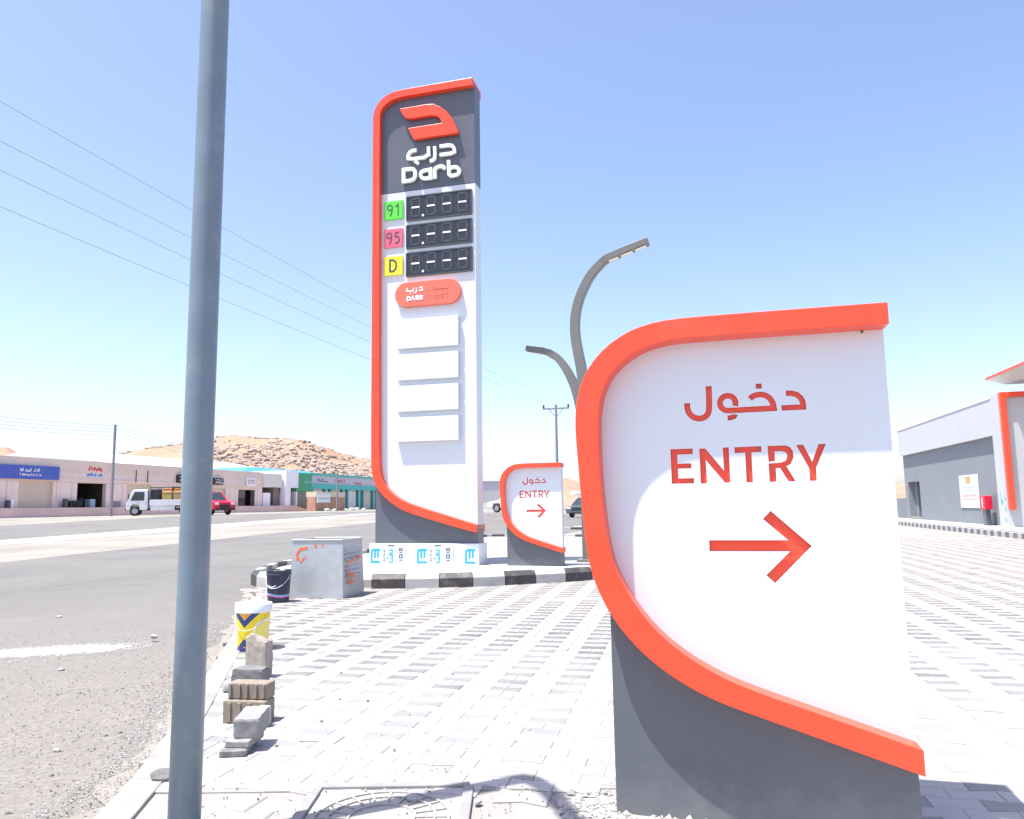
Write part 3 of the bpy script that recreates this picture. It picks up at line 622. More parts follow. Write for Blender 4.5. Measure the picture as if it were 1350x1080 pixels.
def on_front(x, z): k = 1-.07*z/Hh; return (x*k, (-.33-.03*(x+.36)/.76)*k-.004, z)
for S, w in (([(-.27, .50), (-.28, .58), (-.24, .64), (-.12, .66)], .03), ([(-.25, .52), (-.22, .47), (-.18, .52), (-.14, .54)], .014), ([(-.02, .70), (.01, .67)], .028), ([(.09, .70), (.11, .68)], .022)):
    sp = MB(); L_, R_ = thick(S, w); v = [on_front(*p) for p in L_]+[on_front(*p) for p in R_]; n = len(S); sp.add(v, [(i, i+1, n+i+1, n+i) for i in range(n-1)]); sp.build('spray_mark', mSpray, gb)
def on_side(y, z): k = 1-.07*z/Hh; return ((.402+.034*(y+.33)/.66)*k+.034, y*k, z)
for S, w in (([(-.05, .50), (-.22, .46), (-.24, .30), (-.20, .18), (-.08, .20), (-.06, .28), (-.2, .30)], .03), ([(.06, .42), (.10, .50), (.24, .52)], .025)):
    sp = MB(); L_, R_ = thick(S, w); v = [on_side(*p) for p in L_]+[on_side(*p) for p in R_]; n = len(S); sp.add(v, [(i, i+1, n+i+1, n+i) for i in range(n-1)]); sp.build('spray_mark', mSpray, gb)
# blocks
def rock_block(name, dims, m, loc, rz, label, cat, rx=0, ry=0, seed=1, rough_top=0, grp=None, amp=.006):
    bm = bmesh.new(); bmesh.ops.create_cube(bm, size=1); bmesh.ops.subdivide_edges(bm, edges=bm.edges, cuts=7, use_grid_fill=True)
    for v in bm.verts:
        c = v.co.copy(); v.co = Vector((c.x*dims[0], c.y*dims[1], (c.z+.5)*dims[2]))
        e = sum(1 for k in c if abs(k) > .49)
        nz = noise.noise_vector(v.co*22+Vector((seed*7, 0, 0)))*amp
        if e > 1: nz -= Vector((c.x*dims[0], c.y*dims[1], c.z*dims[2]))*.035*(e-1)*(1+noise.noise(v.co*40+Vector((seed, 3, 0))))
        if rough_top and c.z > .49: nz.z += noise.noise(v.co*18+Vector((0, seed*3, 0)))*rough_top - rough_top*.5*(c.x+.5)
        v.co += nz
    me = bpy.data.meshes.new(name); bm.to_mesh(me); bm.free()
    zmin = min((Matrix.Rotation(ry, 3, 'Y') @ (Matrix.Rotation(rx, 3, 'X') @ v.co)).z for v in me.vertices) if (rx or ry) else min(v.co.z for v in me.vertices)
    o = link(name, me, m); o.rotation_euler = (rx, ry, rz); o.location = (loc[0], loc[1], loc[2]-zmin); return tag(o, label, cat, grp)
mCream = M('cream_limestone', (0.340, 0.299, 0.258), .9, var=.1, scale=9, bump=.5, bscale=45, dirt=(0.462, 0.449, 0.428), damt=.6, dscale=6)
mTan = M('tan_block', (0.231, 0.194, 0.153), .85, var=.14, scale=8, bump=.4, bscale=50, dirt=(0.150, 0.126, 0.102), damt=.5, dscale=9)
mGreyBlk = M('grey_block', (0.160, 0.156, 0.153), .9, var=.16, scale=11, bump=.6, bscale=55, dirt=(0.272, 0.265, 0.255), damt=.6, dscale=8)
rock_block('stone_block', (.165, .10, .285), mCream, (-1.84, 5.62, .0), rad(-14), 'upright cream limestone block with a broken white top', 'block', seed=2, rough_top=.05)
rock_block('concrete_block', (.215, .13, .145), mGreyBlk, (-1.76, 5.22, .0), rad(-6), 'rounded dark grey concrete block beside the cream stone block', 'block', seed=4)
# hollow tan block, broken: shell with ribs
hb = tag(empty('broken_hollow_block', (-1.515, 4.47, 0), rad(-9)), 'tan hollow clay block with vertical grooves, broken open', 'block')
MB().box(-.13, .125, -.05, .07, 0, .125).build('lower_half', mTan, hb, .006)
MB().box(-.118, .12, -.02, .08, .127, .215).build('upper_half', mTan, hb, .006)
rb = MB()
for x in (-.10, -.045, .0, .055, .10): rb.box(x-.006, x+.006, -.03, -.018, .135, .21)
for x in (-.09, -.03, .03): rb.box(x-.012, x+.012, -.058, -.048, .01, .115)
rb.build('groove_rib', mTan, hb, .002)
rock_block('pale_block', (.065, .05, .105), mConcPale, (-1.40, 4.385, 0), rad(-9), 'small pale concrete offcut against the tan hollow block', 'block', seed=6, amp=.002)
rock_block('kerb_offcut', (.125, .20, .10), mConc, (-1.345, 4.03, .062), rad(2), 'smooth grey kerb offcut lying on two flat slabs', 'block', rx=rad(4), seed=8, amp=.003)
rock_block('slab_piece', (.125, .19, .032), mConc, (-1.365, 3.985, .031), rad(-6), 'upper of two thin grey concrete slabs under the kerb offcut', 'slab', seed=9, amp=.003)
rock_block('slab_piece', (.13, .21, .030), mGreyBlk, (-1.385, 3.955, 0), rad(4), 'lower of two thin grey concrete slabs under the kerb offcut', 'slab', seed=10, amp=.003)
mStick = M('rust_wood', (.30, .13, .06), .8, var=.2, scale=20)
tag(MB().tube([(-1.44, 4.05, .008), (-1.43, 4.16, .02), (-1.42, 4.22, .04)], .007, 6).build('stick', mStick), 'short reddish brown stick beside the kerb offcut', 'stick')

# ------------------------------------------------------------ manhole cover
mh = tag(empty('manhole_cover', (-.53, 3.12, 0)), 'square concrete manhole cover with cast ring pattern', 'manhole')
mMan = M('manhole_concrete', (0.340, 0.328, 0.306), .85, var=.1, scale=8, bump=.5, bscale=60, dirt=(0.221, 0.209, 0.191), damt=.6, dscale=9)
MB().box(-.30, .30, -.30, .30, -.04, -.004).build('cover', mMan, mh)
f_ = MB(); f_.box(-.325, .325, .30, .345, -.04, .012); f_.box(-.325, .325, -.345, -.30, -.04, .012); f_.box(-.345, -.302, -.30, .30, -.04, .0115); f_.box(.302, .345, -.30, .30, -.04, .0115)
f_.build('frame', mConc, mh, .004)
rb = MB()
for r, w in ((.265, .010), (.21, .009), (.13, .009)):
    pts = [(r*math.cos(2*math.pi*k/40), r*math.sin(2*math.pi*k/40)) for k in range(40)]
    L_, R_ = thick(pts, w, True)
    for k in range(40):
        j = (k+1) % 40; rb.add([(*L_[k], .003), (*L_[j], .003), (*R_[j], .003), (*R_[k], .003), (*L_[k], -.005), (*L_[j], -.005), (*R_[j], -.005), (*R_[k], -.005)], [(3, 2, 1, 0), (0, 1, 5, 4), (7, 6, 2, 3)])
for k in range(20):
    a = 2*math.pi*k/20; c, s_ = math.cos(a), math.sin(a); q = [(.135, -.004), (.26, -.004), (.26, .004), (.135, .004)]
    rb.plate([(x*c-y*s_, x*s_+y*c) for x, y in q], -.005, .0025)
for k in range(7): rb.box(-.29+.086*k, -.285+.086*k, .272, .298, -.005, .002)
tag(rb.build('cast_rib', mMan, mh, recalc=True), kind='stuff')

# ------------------------------------------------------------ loose stones, rubble, powder
def stone(r, seed, m):
    bm = bmesh.new(); bmesh.ops.create_icosphere(bm, subdivisions=2, radius=r)
    for v in bm.verts: v.co = Vector((v.co.x*1.15, v.co.y*.9, v.co.z*.65))*(1+.35*noise.noise(v.co/r*1.1+Vector((seed*5, seed, 0))))
    me = bpy.data.meshes.new('stone'); bm.to_mesh(me); bm.free(); me.materials.append(m); return me
mStoneG = M('stone_grey', (0.150, 0.146, 0.143), .9, var=.2, scale=20, bump=.4, bscale=60)
mStoneW = M('stone_white', (0.347, 0.338, 0.324), .9, var=.12, scale=20, bump=.4, bscale=60)
ST = [(215, 1028, .05, mStoneG, 'grey fist-sized rock on the concrete edging beside the lamp pole', None),
      (303, 912, .045, mStoneG, 'grey lump of rubble at the pavement edge beside the dark concrete block', None),
      (543, 1055, .022, mStoneW, 'small white stone lying on the manhole cover', None),
      (630, 1060, .016, mStoneW, 'small white stone chip beside the manhole cover frame', None),
      (75, 990, .02, mStoneW, 'white stone chip on the sandy asphalt', 'white stone chips on the road'), (80, 884, .024, mStoneW, 'white stone chip on the sandy asphalt', 'white stone chips on the road'), (78, 814, .03, mStoneW, 'white stone chip on the sandy asphalt', 'white stone chips on the road'), (203, 841, .032, mStoneW, 'white stone chip on the sandy asphalt', 'white stone chips on the road')]
for x, y in ((139, 970), (105, 914), (161, 908), (68, 1022), (10, 1072), (143, 1035), (76, 916), (158, 966)): ST.append((x, y, .011, mStoneG, 'dark pebble on the sandy asphalt', 'dark pebbles on the road'))
for x, y in ((424, 952), (448, 923), (485, 925), (450, 888), (597, 890), (520, 990), (365, 985), (265, 1018)): ST.append((x, y, .008, mStoneG, 'tiny dark chip on the dusty pavers', 'dark chips on the pavers'))
for i, (x, y, r, m, lab, grp) in enumerate(ST):
    onroad = x < 270 and y < 1075 and not (x > 200); p = gnd(x, y, 0 if onroad else .035)
    z = (terrain(p.x, p.y)-.002 if onroad else .004) + r*.25
    o = link('stone', stone(r, i, m), None, loc=(p.x, p.y, z), rotz=i*1.3); tag(o, lab, 'stone', grp)
def scatter(name, label, m, n, fn, rmin, rmax, seed):
    r = random.Random(seed); mb = MB()
    for _ in range(n):
        x, y, z = fn(r); s_ = rmin+(rmax-rmin)*r.random()**2.5; a = r.random()*6.28
        pts = [(1, 0, 0), (-.3, .9, 0), (-.7, -.7, 0), (.1, .1, .8), (.1, 0, -.7), (.5, .7, .3)]
        v = [(x+s_*(px*math.cos(a)-py*math.sin(a))*(.7+.6*r.random()), y+s_*(px*math.sin(a)+py*math.cos(a))*(.7+.6*r.random()), z+s_*(pz+.2)*(.7+.5*r.random())) for px, py, pz in pts]
        mb.add(v, [(0, 5, 3), (5, 1, 3), (1, 2, 3), (2, 0, 3), (5, 0, 4), (1, 5, 4), (2, 1, 4), (0, 2, 4)])
    return tag(mb.build(name, m), label, kind='stuff')
RUB = tag(MB().plate([(.16, 3.30), (.75, 3.32), (.95, 2.9), (.98, 2.2), (.25, 2.2), (.2, 2.8)], -.02, .001).build('rubble_bed', mBank), 'patch of white cement rubble around the foot of the sign', kind='structure')
scatter('rubble', 'loose white rubble crumbs around the foot of the ENTRY sign', mStoneW, 2600, lambda r: (.17+.75*r.random(), 2.3+1.05*r.random(), .002), .002, .02, 4)
scatter('grit', 'loose grit on the pavement strip and manhole', mStoneG, 700, lambda r: (-1.4+2.2*r.random(), 2.6+.85*r.random(), .001), .0015, .008, 5)
scatter('gravel', 'loose gravel scattered over the road shoulder', mStoneG, 6500, lambda r: (lambda y, k: (-1.7-.1*(y-3.4)-.35*(y-3.4)*(1 if y < 6 else .75)*.6-4*k*k-.1, y, terrain(0, y)-.001))(2.2+6*r.random()**1.5, r.random()), .0015, .0075, 6)
scatter('gravel', 'pale gravel crumbs along the pavement edging', mStoneW, 4500, lambda r: (lambda y: (-1.72-.30*max(0, y-3.9)-.25*r.random()**.7, y, -.014))(2.4+6*r.random()**1.4), .0015, .009, 8)
scatter('gravel', 'fine crumbs on the dusty pavers', mStoneG, 900, lambda r: (lambda y: (-1.5-.28*max(0, y-3.9)+1.9*r.random()**1.6, y, .001))(3.5+4*r.random()**1.3), .0012, .006, 9)
spill = []
for k in range(110):
    a = 2*math.pi*k/110; rr = 1+.25*noise.noise((math.cos(a)*2, math.sin(a)*2, 9))+.30*noise.noise((math.cos(a)*9, math.sin(a)*9, 2)); spill.append((-4.08+.55*math.cos(a)*rr, 6.93+.20*math.sin(a)*rr+.12*math.cos(a)))
zr = terrain(-4, 7)+.003
mPowder = M('white_powder', (0.544, 0.544, 0.537), .95, var=.04, scale=6, bump=.3, bscale=20)
scatter('powder_crumbs', 'white powder crumbs strewn around the powder patch', mPowder, 2600, lambda r: (lambda a, k: (-4.08+.62*math.cos(a)*k, 6.93+.25*math.sin(a)*k+.13*math.cos(a)*k, zr-.001))(r.random()*6.283, .75+.5*r.random()**1.6), .002, .009, 14)
tag(MB().plate(spill, zr-.02, zr).build('white_powder_spill', mPowder), 'long white patch of spilt powder on the asphalt', 'spill')

# ------------------------------------------------------------ far power line and poles
mWood = M('utility_pole_steel', (.26, .265, .27), .6, .3, var=.1)
mCable = M('cable', (.30, .31, .33), .6, var=.05)
def utility_pole(loc, H, label):
    t = tag(empty('utility_pole', loc, -AZ-rad(0)), label, 'utility pole', 'utility poles of the power line')
    MB().tube([(0, 0, -.2), (0, 0, H)], [.14, .09], 10).build('shaft', mWood, t)
    MB().box(-1.05, 1.05, -.06, .06, H-.28, H-.16).build('crossarm', mWood, t)
    for s_ in (-1, 1): MB().tube([(s_*.55, 0, H-.28), (0, 0, H-.95)], .03, 6).build('brace', mWood, t)
    for x in (-1, 0, 1): MB().lathe([(0, 0), (.09, .02), (.05, .08), (.1, .12), (.05, .18), (.08, .22), (0, .28)], 10, (x, 0, H-.16)).build('insulator', mBlackP, t)
    return t
A0 = Vector((3.5, 60, terrain(3.5, 60))); B0 = Vector((-10.3, 9.0, terrain(-10.3, 9)))
utility_pole(A0, 8.85-A0.z+.1, 'thin steel utility pole with crossarm rising beyond the small ENTRY sign')
utility_pole(B0, 8.6, 'thin steel utility pole with crossarm at the roadside out towards the shops')
xax = Vector((math.cos(AZ), -math.sin(AZ), 0))
for i, (za, zb, off) in enumerate(((8.95, 8.55, 1), (8.95, 7.9, 0), (8.8, 7.45, -1), (7.7, 6.7, 0))):
    a = Vector((A0.x, A0.y, za))+xax*off*1.0; b = Vector((-10.3, 9, zb))+xax*off*.15
    pts = [a.lerp(b, k/24)-Vector((0, 0, .5*math.sin(math.pi*k/24))) for k in range(25)]
    tag(MB().tube(pts, .0065, 5).build('overhead_cable', mCable), ['topmost overhead cable sagging across the sky to the crossarm pole', 'second overhead cable from the top running to the crossarm pole', 'third overhead cable from the top running to the crossarm pole', 'lowest overhead cable running to the crossarm pole'][i], 'cable', 'power line cables')
def slim_pole(p, H, r, label):
    t = tag(empty('light_pole', p), label, 'pole'); MB().tube([(0, 0, -.2), (0, 0, H)], [r, r*.75], 10).build('shaft', mWood, t)
    for z in (H-.05, H-.45, H-.85, H-1.2): MB().tube([(-.12, 0, z), (.12, 0, z)], .035, 6).build('cable_clamp', mBlackP, t)
    return t
p1 = at(146, 678, 62); slim_pole(Vector((p1.x, p1.y, terrain(p1.x, p1.y))), at(150, 560, 62).z-terrain(p1.x, p1.y), .13, 'slim grey pole standing in front of the open workshop door')
p2 = at(444, 672, 88); slim_pole(Vector((p2.x, p2.y, terrain(p2.x, p2.y))), at(444, 620, 88).z-terrain(p2.x, p2.y), .10, 'slim grey pole in front of the green trimmed shops')
for i, (ya, yb) in enumerate(((547, 581), (553, 585), (558, 590), (563, 594))):
    a = at(-60, ya-5, 46); m_ = at(150, 561+i*4.5, 62); b = at(330, yb+17, 100)
    pts = [a.lerp(m_, k/8)-Vector((0, 0, .12*math.sin(math.pi*k/8))) for k in range(9)]+[m_.lerp(b, k/8)-Vector((0, 0, .3*math.sin(math.pi*k/8))) for k in range(1, 9)]
    tag(MB().tube(pts, .016, 5).build('overhead_cable', mCable), ['topmost', 'second', 'third', 'lowest'][i]+' of the four thin cables strung past the slim pole by the workshop', 'cable', 'cables above the shop row')

# ------------------------------------------------------------ shop row across the road
SH = empty('shop_row', (-40, 60, 0), rad(75.5))
tag(SH, 'long low pink beige row of workshops across the road', 'building')
mPinkW = M('pink_beige_render', (.70, .565, .475), .9, var=.06, scale=.5, bump=.2, bscale=6, dirt=(.52, .41, .34), damt=.4, dscale=.8)
mPinkL = M('pale_cream_render', (.70, .595, .54), .9, var=.05, scale=.6, dirt=(.54, .45, .40), damt=.4, dscale=.9)
mPinkS = M('salmon_walkway', (0.628, 0.457, 0.429), .9, var=.1, scale=.7, dirt=(0.476, 0.362, 0.324), damt=.4, dscale=.9)
mRoller = M('roller_shutter_beige', (0.561, 0.484, 0.383), .7, var=.06, scale=.6)
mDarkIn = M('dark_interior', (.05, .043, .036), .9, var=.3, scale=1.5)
mBlueS = M('sign_blue', (.055, .10, .42), .5, var=.05)
mWhS = M('sign_white', (.70, .71, .73), .5, var=.04)
mRedS = M('sign_red', (.62, .02, .05), .5, var=.05)
mSkyS = M('sign_sky_blue', (.03, .22, .62), .5, var=.05)
ZB, ZT = 1.42, 5.55
def wallseg(x0, x1, z0, z1, m, name='wall', y0=0, y1=.4): return MB().box(x0, x1, y0, y1, z0, z1).build(name, m, SH)
doors = [(1.2, 4.5, 3.63, 'roll'), (7.06, 10.37, 3.58, 'open'), (12.95, 16.25, 3.6, 'roll'), (19.2, 22.3, 3.5, 'open'), (24.9, 28.3, 3.43, 'roll'), (30.65, 34.1, 3.35, 'shop')]
x = -14
for a, b, zt, k in doors:
    wallseg(x, a, ZB, 3.63, mPinkL); wallseg(a, b, zt, 3.64, mPinkW, 'lintel', .005, .38); x = b
    if k == 'roll':
        d = wallseg(a, b, ZB, zt, mRoller, 'roller_shutter', .22, .3)
        for j in range(1, 12): MB().box(a, b, .205, .221, ZB+(zt-ZB)*j/12-.012, ZB+(zt-ZB)*j/12+.012).build('slat', mRoller, d)
    else:
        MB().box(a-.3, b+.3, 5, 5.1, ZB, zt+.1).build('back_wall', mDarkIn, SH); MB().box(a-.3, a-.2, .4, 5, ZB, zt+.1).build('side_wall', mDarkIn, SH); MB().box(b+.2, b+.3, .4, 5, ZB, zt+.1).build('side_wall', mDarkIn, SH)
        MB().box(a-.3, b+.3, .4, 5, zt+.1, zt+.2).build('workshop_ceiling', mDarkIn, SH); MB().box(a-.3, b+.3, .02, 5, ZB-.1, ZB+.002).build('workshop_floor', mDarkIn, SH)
wallseg(x, 35.6, ZB, 3.63, mPinkL)
wallseg(-14, 35.6, 3.645, 3.95, mPinkW, 'string_course', -.05, .4); wallseg(-14, 35.6, 3.95, 4.45, mPinkL, 'band', .0, .4); wallseg(-14, 35.6, 4.45, ZT, mPinkW, 'parapet', -.03, .4)
MB().box(-14, 35.6, .4, 14, 4.9, 5.05).build('roof', mPinkW, SH)
MB().box(35.3, 35.6, .4, 14, 0, 5.4).build('end_wall', mPinkW, SH)
for a, b in ((-3, -1.2), (5.6, 6.3), (11.2, 12.2), (17.3, 18.6), (29.0, 29.6)):
    MB().box(a, b, -.035, .0, ZB, 2.0).build('grey_dado', mConc, SH)
for xx in (.25, 5.0, 6.6, 11, 12.5, 17, 18.9, 23, 24.3, 29, 30.2, 34.6): MB().box(xx-.13, xx+.13, -.06, 0, ZB, 3.64).build('pilaster', mPinkL, SH)
bs = MB().box(-9, 4.85, -.25, -.05, 3.76, 4.87).build('blue_sign', mBlueS, SH)
def scribble(par, x0, x1, zc, h, w, m, y, seed, n=9):
    r = random.Random(seed); g = MB(); x = x0; i = 0
    while x < x1:
        dx = (x1-x0)/n*(.5+r.random()); zz = zc+h*.1*(r.random()-.5); k = r.random()
        pts = [(x, zz-h*.3), (x+dx*.95, zz-h*.3)]
        if k < .35: pts = [(x, zz-h*.3), (x+dx*.1, zz+h*.5)]
        elif k < .6: pts += [(x+dx, zz+h*.25)]
        elif k < .8: pts = [(x, zz-h*.3), (x+dx*.4, zz+h*.2), (x+dx*.8, zz), (x+dx, zz-h*.5)]
        g.stroke(pts, w, y-.0008*i, y+.02); i += 1; x += dx*.95
    return tag(g.build('lettering', m, par), kind='stuff')
scribble(bs, 1.0, 2.85, 4.5, .30, .075, mWhS, -.265, 1, 10); scribble(bs, 1.0, 2.8, 4.12, .20, .06, mWhS, -.265, 2, 12)
scribble(SH, 8.1, 9.75, 4.88, .42, .11, mRedS, -.06, 3, 7); scribble(SH, 8.0, 9.7, 4.34, .28, .10, mSkyS, -.03, 4, 9)
for a, b, z0, z1, m in ((19.75, 21.3, 3.9, 4.75, mBlackP), (25.7, 27.4, 3.83, 4.57, mBlackP), (31.95, 33.7, 3.75, 4.78, mWhS)):
    s_ = MB().box(a, b, -.3, -.02, z0, z1).build('box_sign', m, SH, .02); scribble(s_, a+.2, b-.2, (z0+z1)/2-.1, .25, .07, mWhS if m is mBlackP else mRedS, -.315, int(a), 6); scribble(s_, a+.2, b-.3, (z0+z1)/2+.2, .2, .05, mWhS if m is mBlackP else mInk, -.315, int(a)+1, 6)
for xx in (14.0, 15.58): MB().box(xx-.03, xx+.03, -.1, -.04, 3.8, 4.97).build('sign_bracket', mBlackP, SH)
MB().box(30.7, 32.4, .25, .3, ZB, 3.3).build('shop_glass', mGlass, SH)
MB().box(33.3, 34.05, .1, .14, ZB, 3.3).build('shop_door', mBlackP, SH)
MB().box(-14, 39, -2.6, .01, .2, ZB).build('walkway', mPinkS, SH)
MB().add([(39, -2.6, .2), (44, -2.6, .55), (39, .01, ZB), (39, -2.6, ZB), (44, .01, .6), (39, .01, .2)], [(0, 1, 3), (3, 1, 4, 2), (2, 4, 5)]).build('walkway_ramp', mPinkS, SH)
def shopw(x, y, z): return SH.matrix_basis @ Vector((x, y, z))
# things along the walkway
mBarrel = M('dark_barrel', (.04, .045, .06), .5, var=.2)
def barrel(x, y, h, r, m, name, label, cat):
    o = MB().lathe([(0, 0), (r, 0), (r*1.03, h*.05), (r, h*.1), (r, h*.48), (r*1.03, h*.5), (r, h*.52), (r, h*.92), (r*1.03, h*.96), (r*.95, h), (0, h)], 20).build(name, m); o.location = shopw(x, y, ZB); return tag(o, label, cat)
barrel(-.15, -.5, .62, .2, mBarrel, 'barrel', 'dark barrel on the walkway below the blue shop sign', 'barrel')
barrel(.25, -.4, .7, .16, mWhS, 'gas_cylinder', 'white gas cylinder next to the dark barrel on the walkway', 'cylinder')
barrel(5.25, -.6, .75, .2, mBarrel, 'barrel', 'dark barrel beside the beige shutter under the blue sign', 'barrel')
for k in range(4):
    o = MB().lathe([(.12, -.1), (.26, -.1), (.31, -.05), (.31, .05), (.26, .1), (.12, .1), (.12, -.1)], 20, (0, 0, .31), 'y').build('tyre', mTyre); o.location = shopw(5.75+.36*k, -.45, ZB); o.rotation_euler = (0, 0, rad(40)); tag(o, ['fourth', 'third', 'second', 'first'][k]+' used tyre in the row counted from the open workshop door', 'tyre', 'tyres beside the workshop door')
for k, (xx, yy) in enumerate(((8.0, 2.2), (9.2, 1.8))):
    o = MB().lathe([(0, 0), (.45, .02), (.47, .5), (.3, .9), (0, .95)], 14).build('machine', mBarrel); o.location = shopw(xx, yy, ZB); tag(o, 'dark machine inside the open workshop', 'machine', 'machines in the open workshop')
o = MB().box(-.3, .3, -.3, .3, 0, .75).build('cabinet', M('pale_blue_paint', (.35, .45, .52), .5), bevel=.02); o.location = shopw(9.3, .7, ZB); o.rotation_euler = (0, 0, rad(75.5)); tag(o, 'pale blue cabinet standing in the open workshop door', 'cabinet')

# link between shops: passage building, big white sheds behind
pb = tag(empty('passage_building', (-40, 60, 0), rad(75.5)), 'pale bridge-like building over a shaded passage next to the shop row', 'building')
mPale = M('pale_render', (0.680, 0.646, 0.595), .85, var=.05, scale=.6); mWhW = M('white_wall_paint', (0.775, 0.787, 0.825), .8, var=.04, scale=.5); mBrownW = M('brown_grey_wall', (.20, .175, .16), .9, var=.1, scale=.8)
MB().box(35.65, 39.9, -.1, 9, 3.75, 5.45).build('upper_storey', mPale, pb); MB().box(38.6, 40.0, .3, 9, .2, 3.75).build('side_wall', mBrownW, pb); MB().box(35.62, 38.6, 5, 5.2, .2, 3.75).build('back_wall', mBrownW, pb)
o = MB().box(36.0, 37.6, .1, 1.4, ZB-.2, 3.05).build('white_cabin', mWhW, None, .02); o.location = (-40, 60, 0); o.rotation_euler = (0, 0, rad(75.5)); tag(o, 'small white cabin standing in the shaded passage', 'cabin')
mTeal = M('teal_paint', (0.019, 0.275, 0.288), .6, var=.06, scale=.7); mTealL = M('teal_light_fascia', (0.062, 0.450, 0.413), .6, var=.05); mGreenS = M('green_sign', (0.044, 0.312, 0.156), .55, var=.06); mLil = M('lilac_fascia', (0.525, 0.500, 0.550), .7, var=.05)
gs = tag(empty('green_shop_building', (-40, 60, 0), rad(75.5)), 'single storey shop block with teal columns and lilac fascia', 'building')
MB().box(40.05, 43.1, -.6, 5, 3.75, 5.95).build('white_tower', mWhW, gs); MB().box(40.05, 41.3, -.55, .2, .6, 3.75).build('tower_foot', mWhW, gs)
MB().box(43.1, 47.2, -.3, 5, 3.3, 5.8).build('green_panel', mGreenS, gs); scribble(gs, 45.3, 46.9, 4.6, .3, .07, mWhS, -.32, 31, 6)
MB().box(40.3, 47.2, 4.9, 5, .6, 3.7).build('recess_wall', mGreenS, gs); MB().box(43.2, 43.6, -.2, .3, .6, 3.4).build('column', mWhW, gs)
MB().box(47.2, 96, 0, 8, 4.4, 5.62).build('fascia', mLil, gs); MB().box(47.2, 96, -.15, 8, 5.62, 5.95).build('coping', mTealL, gs); MB().box(47.2, 96, -.25, .0, 3.75, 4.4).build('awning', mTealL, gs); MB().box(47.2, 96, .2, .4, .5, 4.4).build('shop_wall', mPinkL, gs)
for k in range(9):
    xx = 47.4+5.35*k
    for dx in (0, 3.7): MB().box(xx+dx, xx+dx+.42, -.18, .25, .5, 3.75).build('column', mTeal, gs)
    d = MB().box(xx+.6, xx+3.5, .10, .18, .5, 3.5).build('roller_shutter', mRoller if k % 2 else mPale, gs)
    for j in range(1, 9): MB().box(xx+.6, xx+3.5, .088, .101, .5+.33*j-.01, .5+.33*j+.01).build('slat', mRoller, d)
for a, b, z, m, s_ in ((49.3, 51.9, 5.0, mInk, 40), (54.5, 58, 5.0, mRedS, 41), (60.8, 63.3, 4.85, mRedS, 42)): scribble(gs, a, b, z, .5, .12, m, -.03, s_, 7)
ks = tag(empty('kiosk', (-40, 60, 0), rad(75.5)), 'low brown plank kiosk with cream top and white notice board', 'kiosk')
mPlank = M('brown_planks', (0.459, 0.255, 0.170), .8, var=.2, scale=1.2); mCreamP = M('cream_paint', (0.625, 0.537, 0.388), .7, var=.05)
MB().box(38.2, 46.0, -6.0, -4.6, 2.45, 3.1).build('cream_top', mCreamP, ks); MB().box(38.2, 46, -5.9, -4.7, .55, 2.45).build('core', mPlank, ks)
for k in range(18): MB().box(38.3+.43*k, 38.65+.43*k, -6.02-.02*(k % 2), -5.9, .55, 2.44).build('plank', mPlank, ks)
nb = MB().box(38.2, 41.6, -6.12, -6.06, 1.75, 2.85).build('notice_board', mWhS, ks); scribble(nb, 38.6, 41.2, 2.3, .3, .06, mInk, -6.13, 51, 8)
for k, (xx, yy, rr) in enumerate(((39.4, -6.9, .45), (41.2, -7.0, .4), (42.0, -6.7, .3), (44.6, -6.9, .35), (47.5, -6.2, .5), (49.5, -6.0, .55), (52, -5.8, .4))):
    o = link('boulder', stone(rr, 60+k, mStoneW), None, loc=shopw(xx, yy, .72)); o.rotation_euler = (0, 0, k); tag(o, 'pale boulder heaped in front of the plank kiosk and shops', 'boulder', 'boulders by the kiosk')
wh = tag(empty('warehouse', (-40, 60, 0), rad(75.5)), 'long low white roofed warehouse behind the shop row', 'building')
mWhRoof = M('white_roof_sheet', (.66, .68, .69), .6, var=.04, scale=.4)
MB().box(33, 76, 20, 45, 0, 7.0).build('wall', mPale, wh)
MB().add([(32.6, 19.6, 7.0), (76.4, 19.6, 7.0), (76.4, 45.4, 7.0), (32.6, 45.4, 7.0), (32.6, 32, 9.4), (76.4, 32, 9.4)], [(0, 1, 5, 4), (2, 3, 4, 5), (0, 4, 3), (1, 2, 5), (3, 2, 1, 0)]).build('roof', mWhRoof, wh)
bl = tag(empty('blue_roof_building', (-40, 60, 0), rad(75.5)), 'building with a bright blue roof behind the passage', 'building')
mBlueR = M('blue_roof_sheet', (.06, .30, .52), .5, var=.06, scale=.5)
MB().box(47, 66, 10, 17, 0, 6.1).build('wall', mPale, bl); MB().add([(45.5, 9.4, 6.1), (67, 9.4, 6.1), (67, 17.5, 6.3), (45.5, 17.5, 6.3), (49, 11, 7.1), (66, 11, 7.1), (66, 16, 7.1), (49, 16, 7.1)], [(0, 1, 5, 4), (1, 2, 6, 5), (2, 3, 7, 6), (3, 0, 4, 7), (4, 5, 6, 7), (3, 2, 1, 0)]).build('roof', mBlueR, bl)

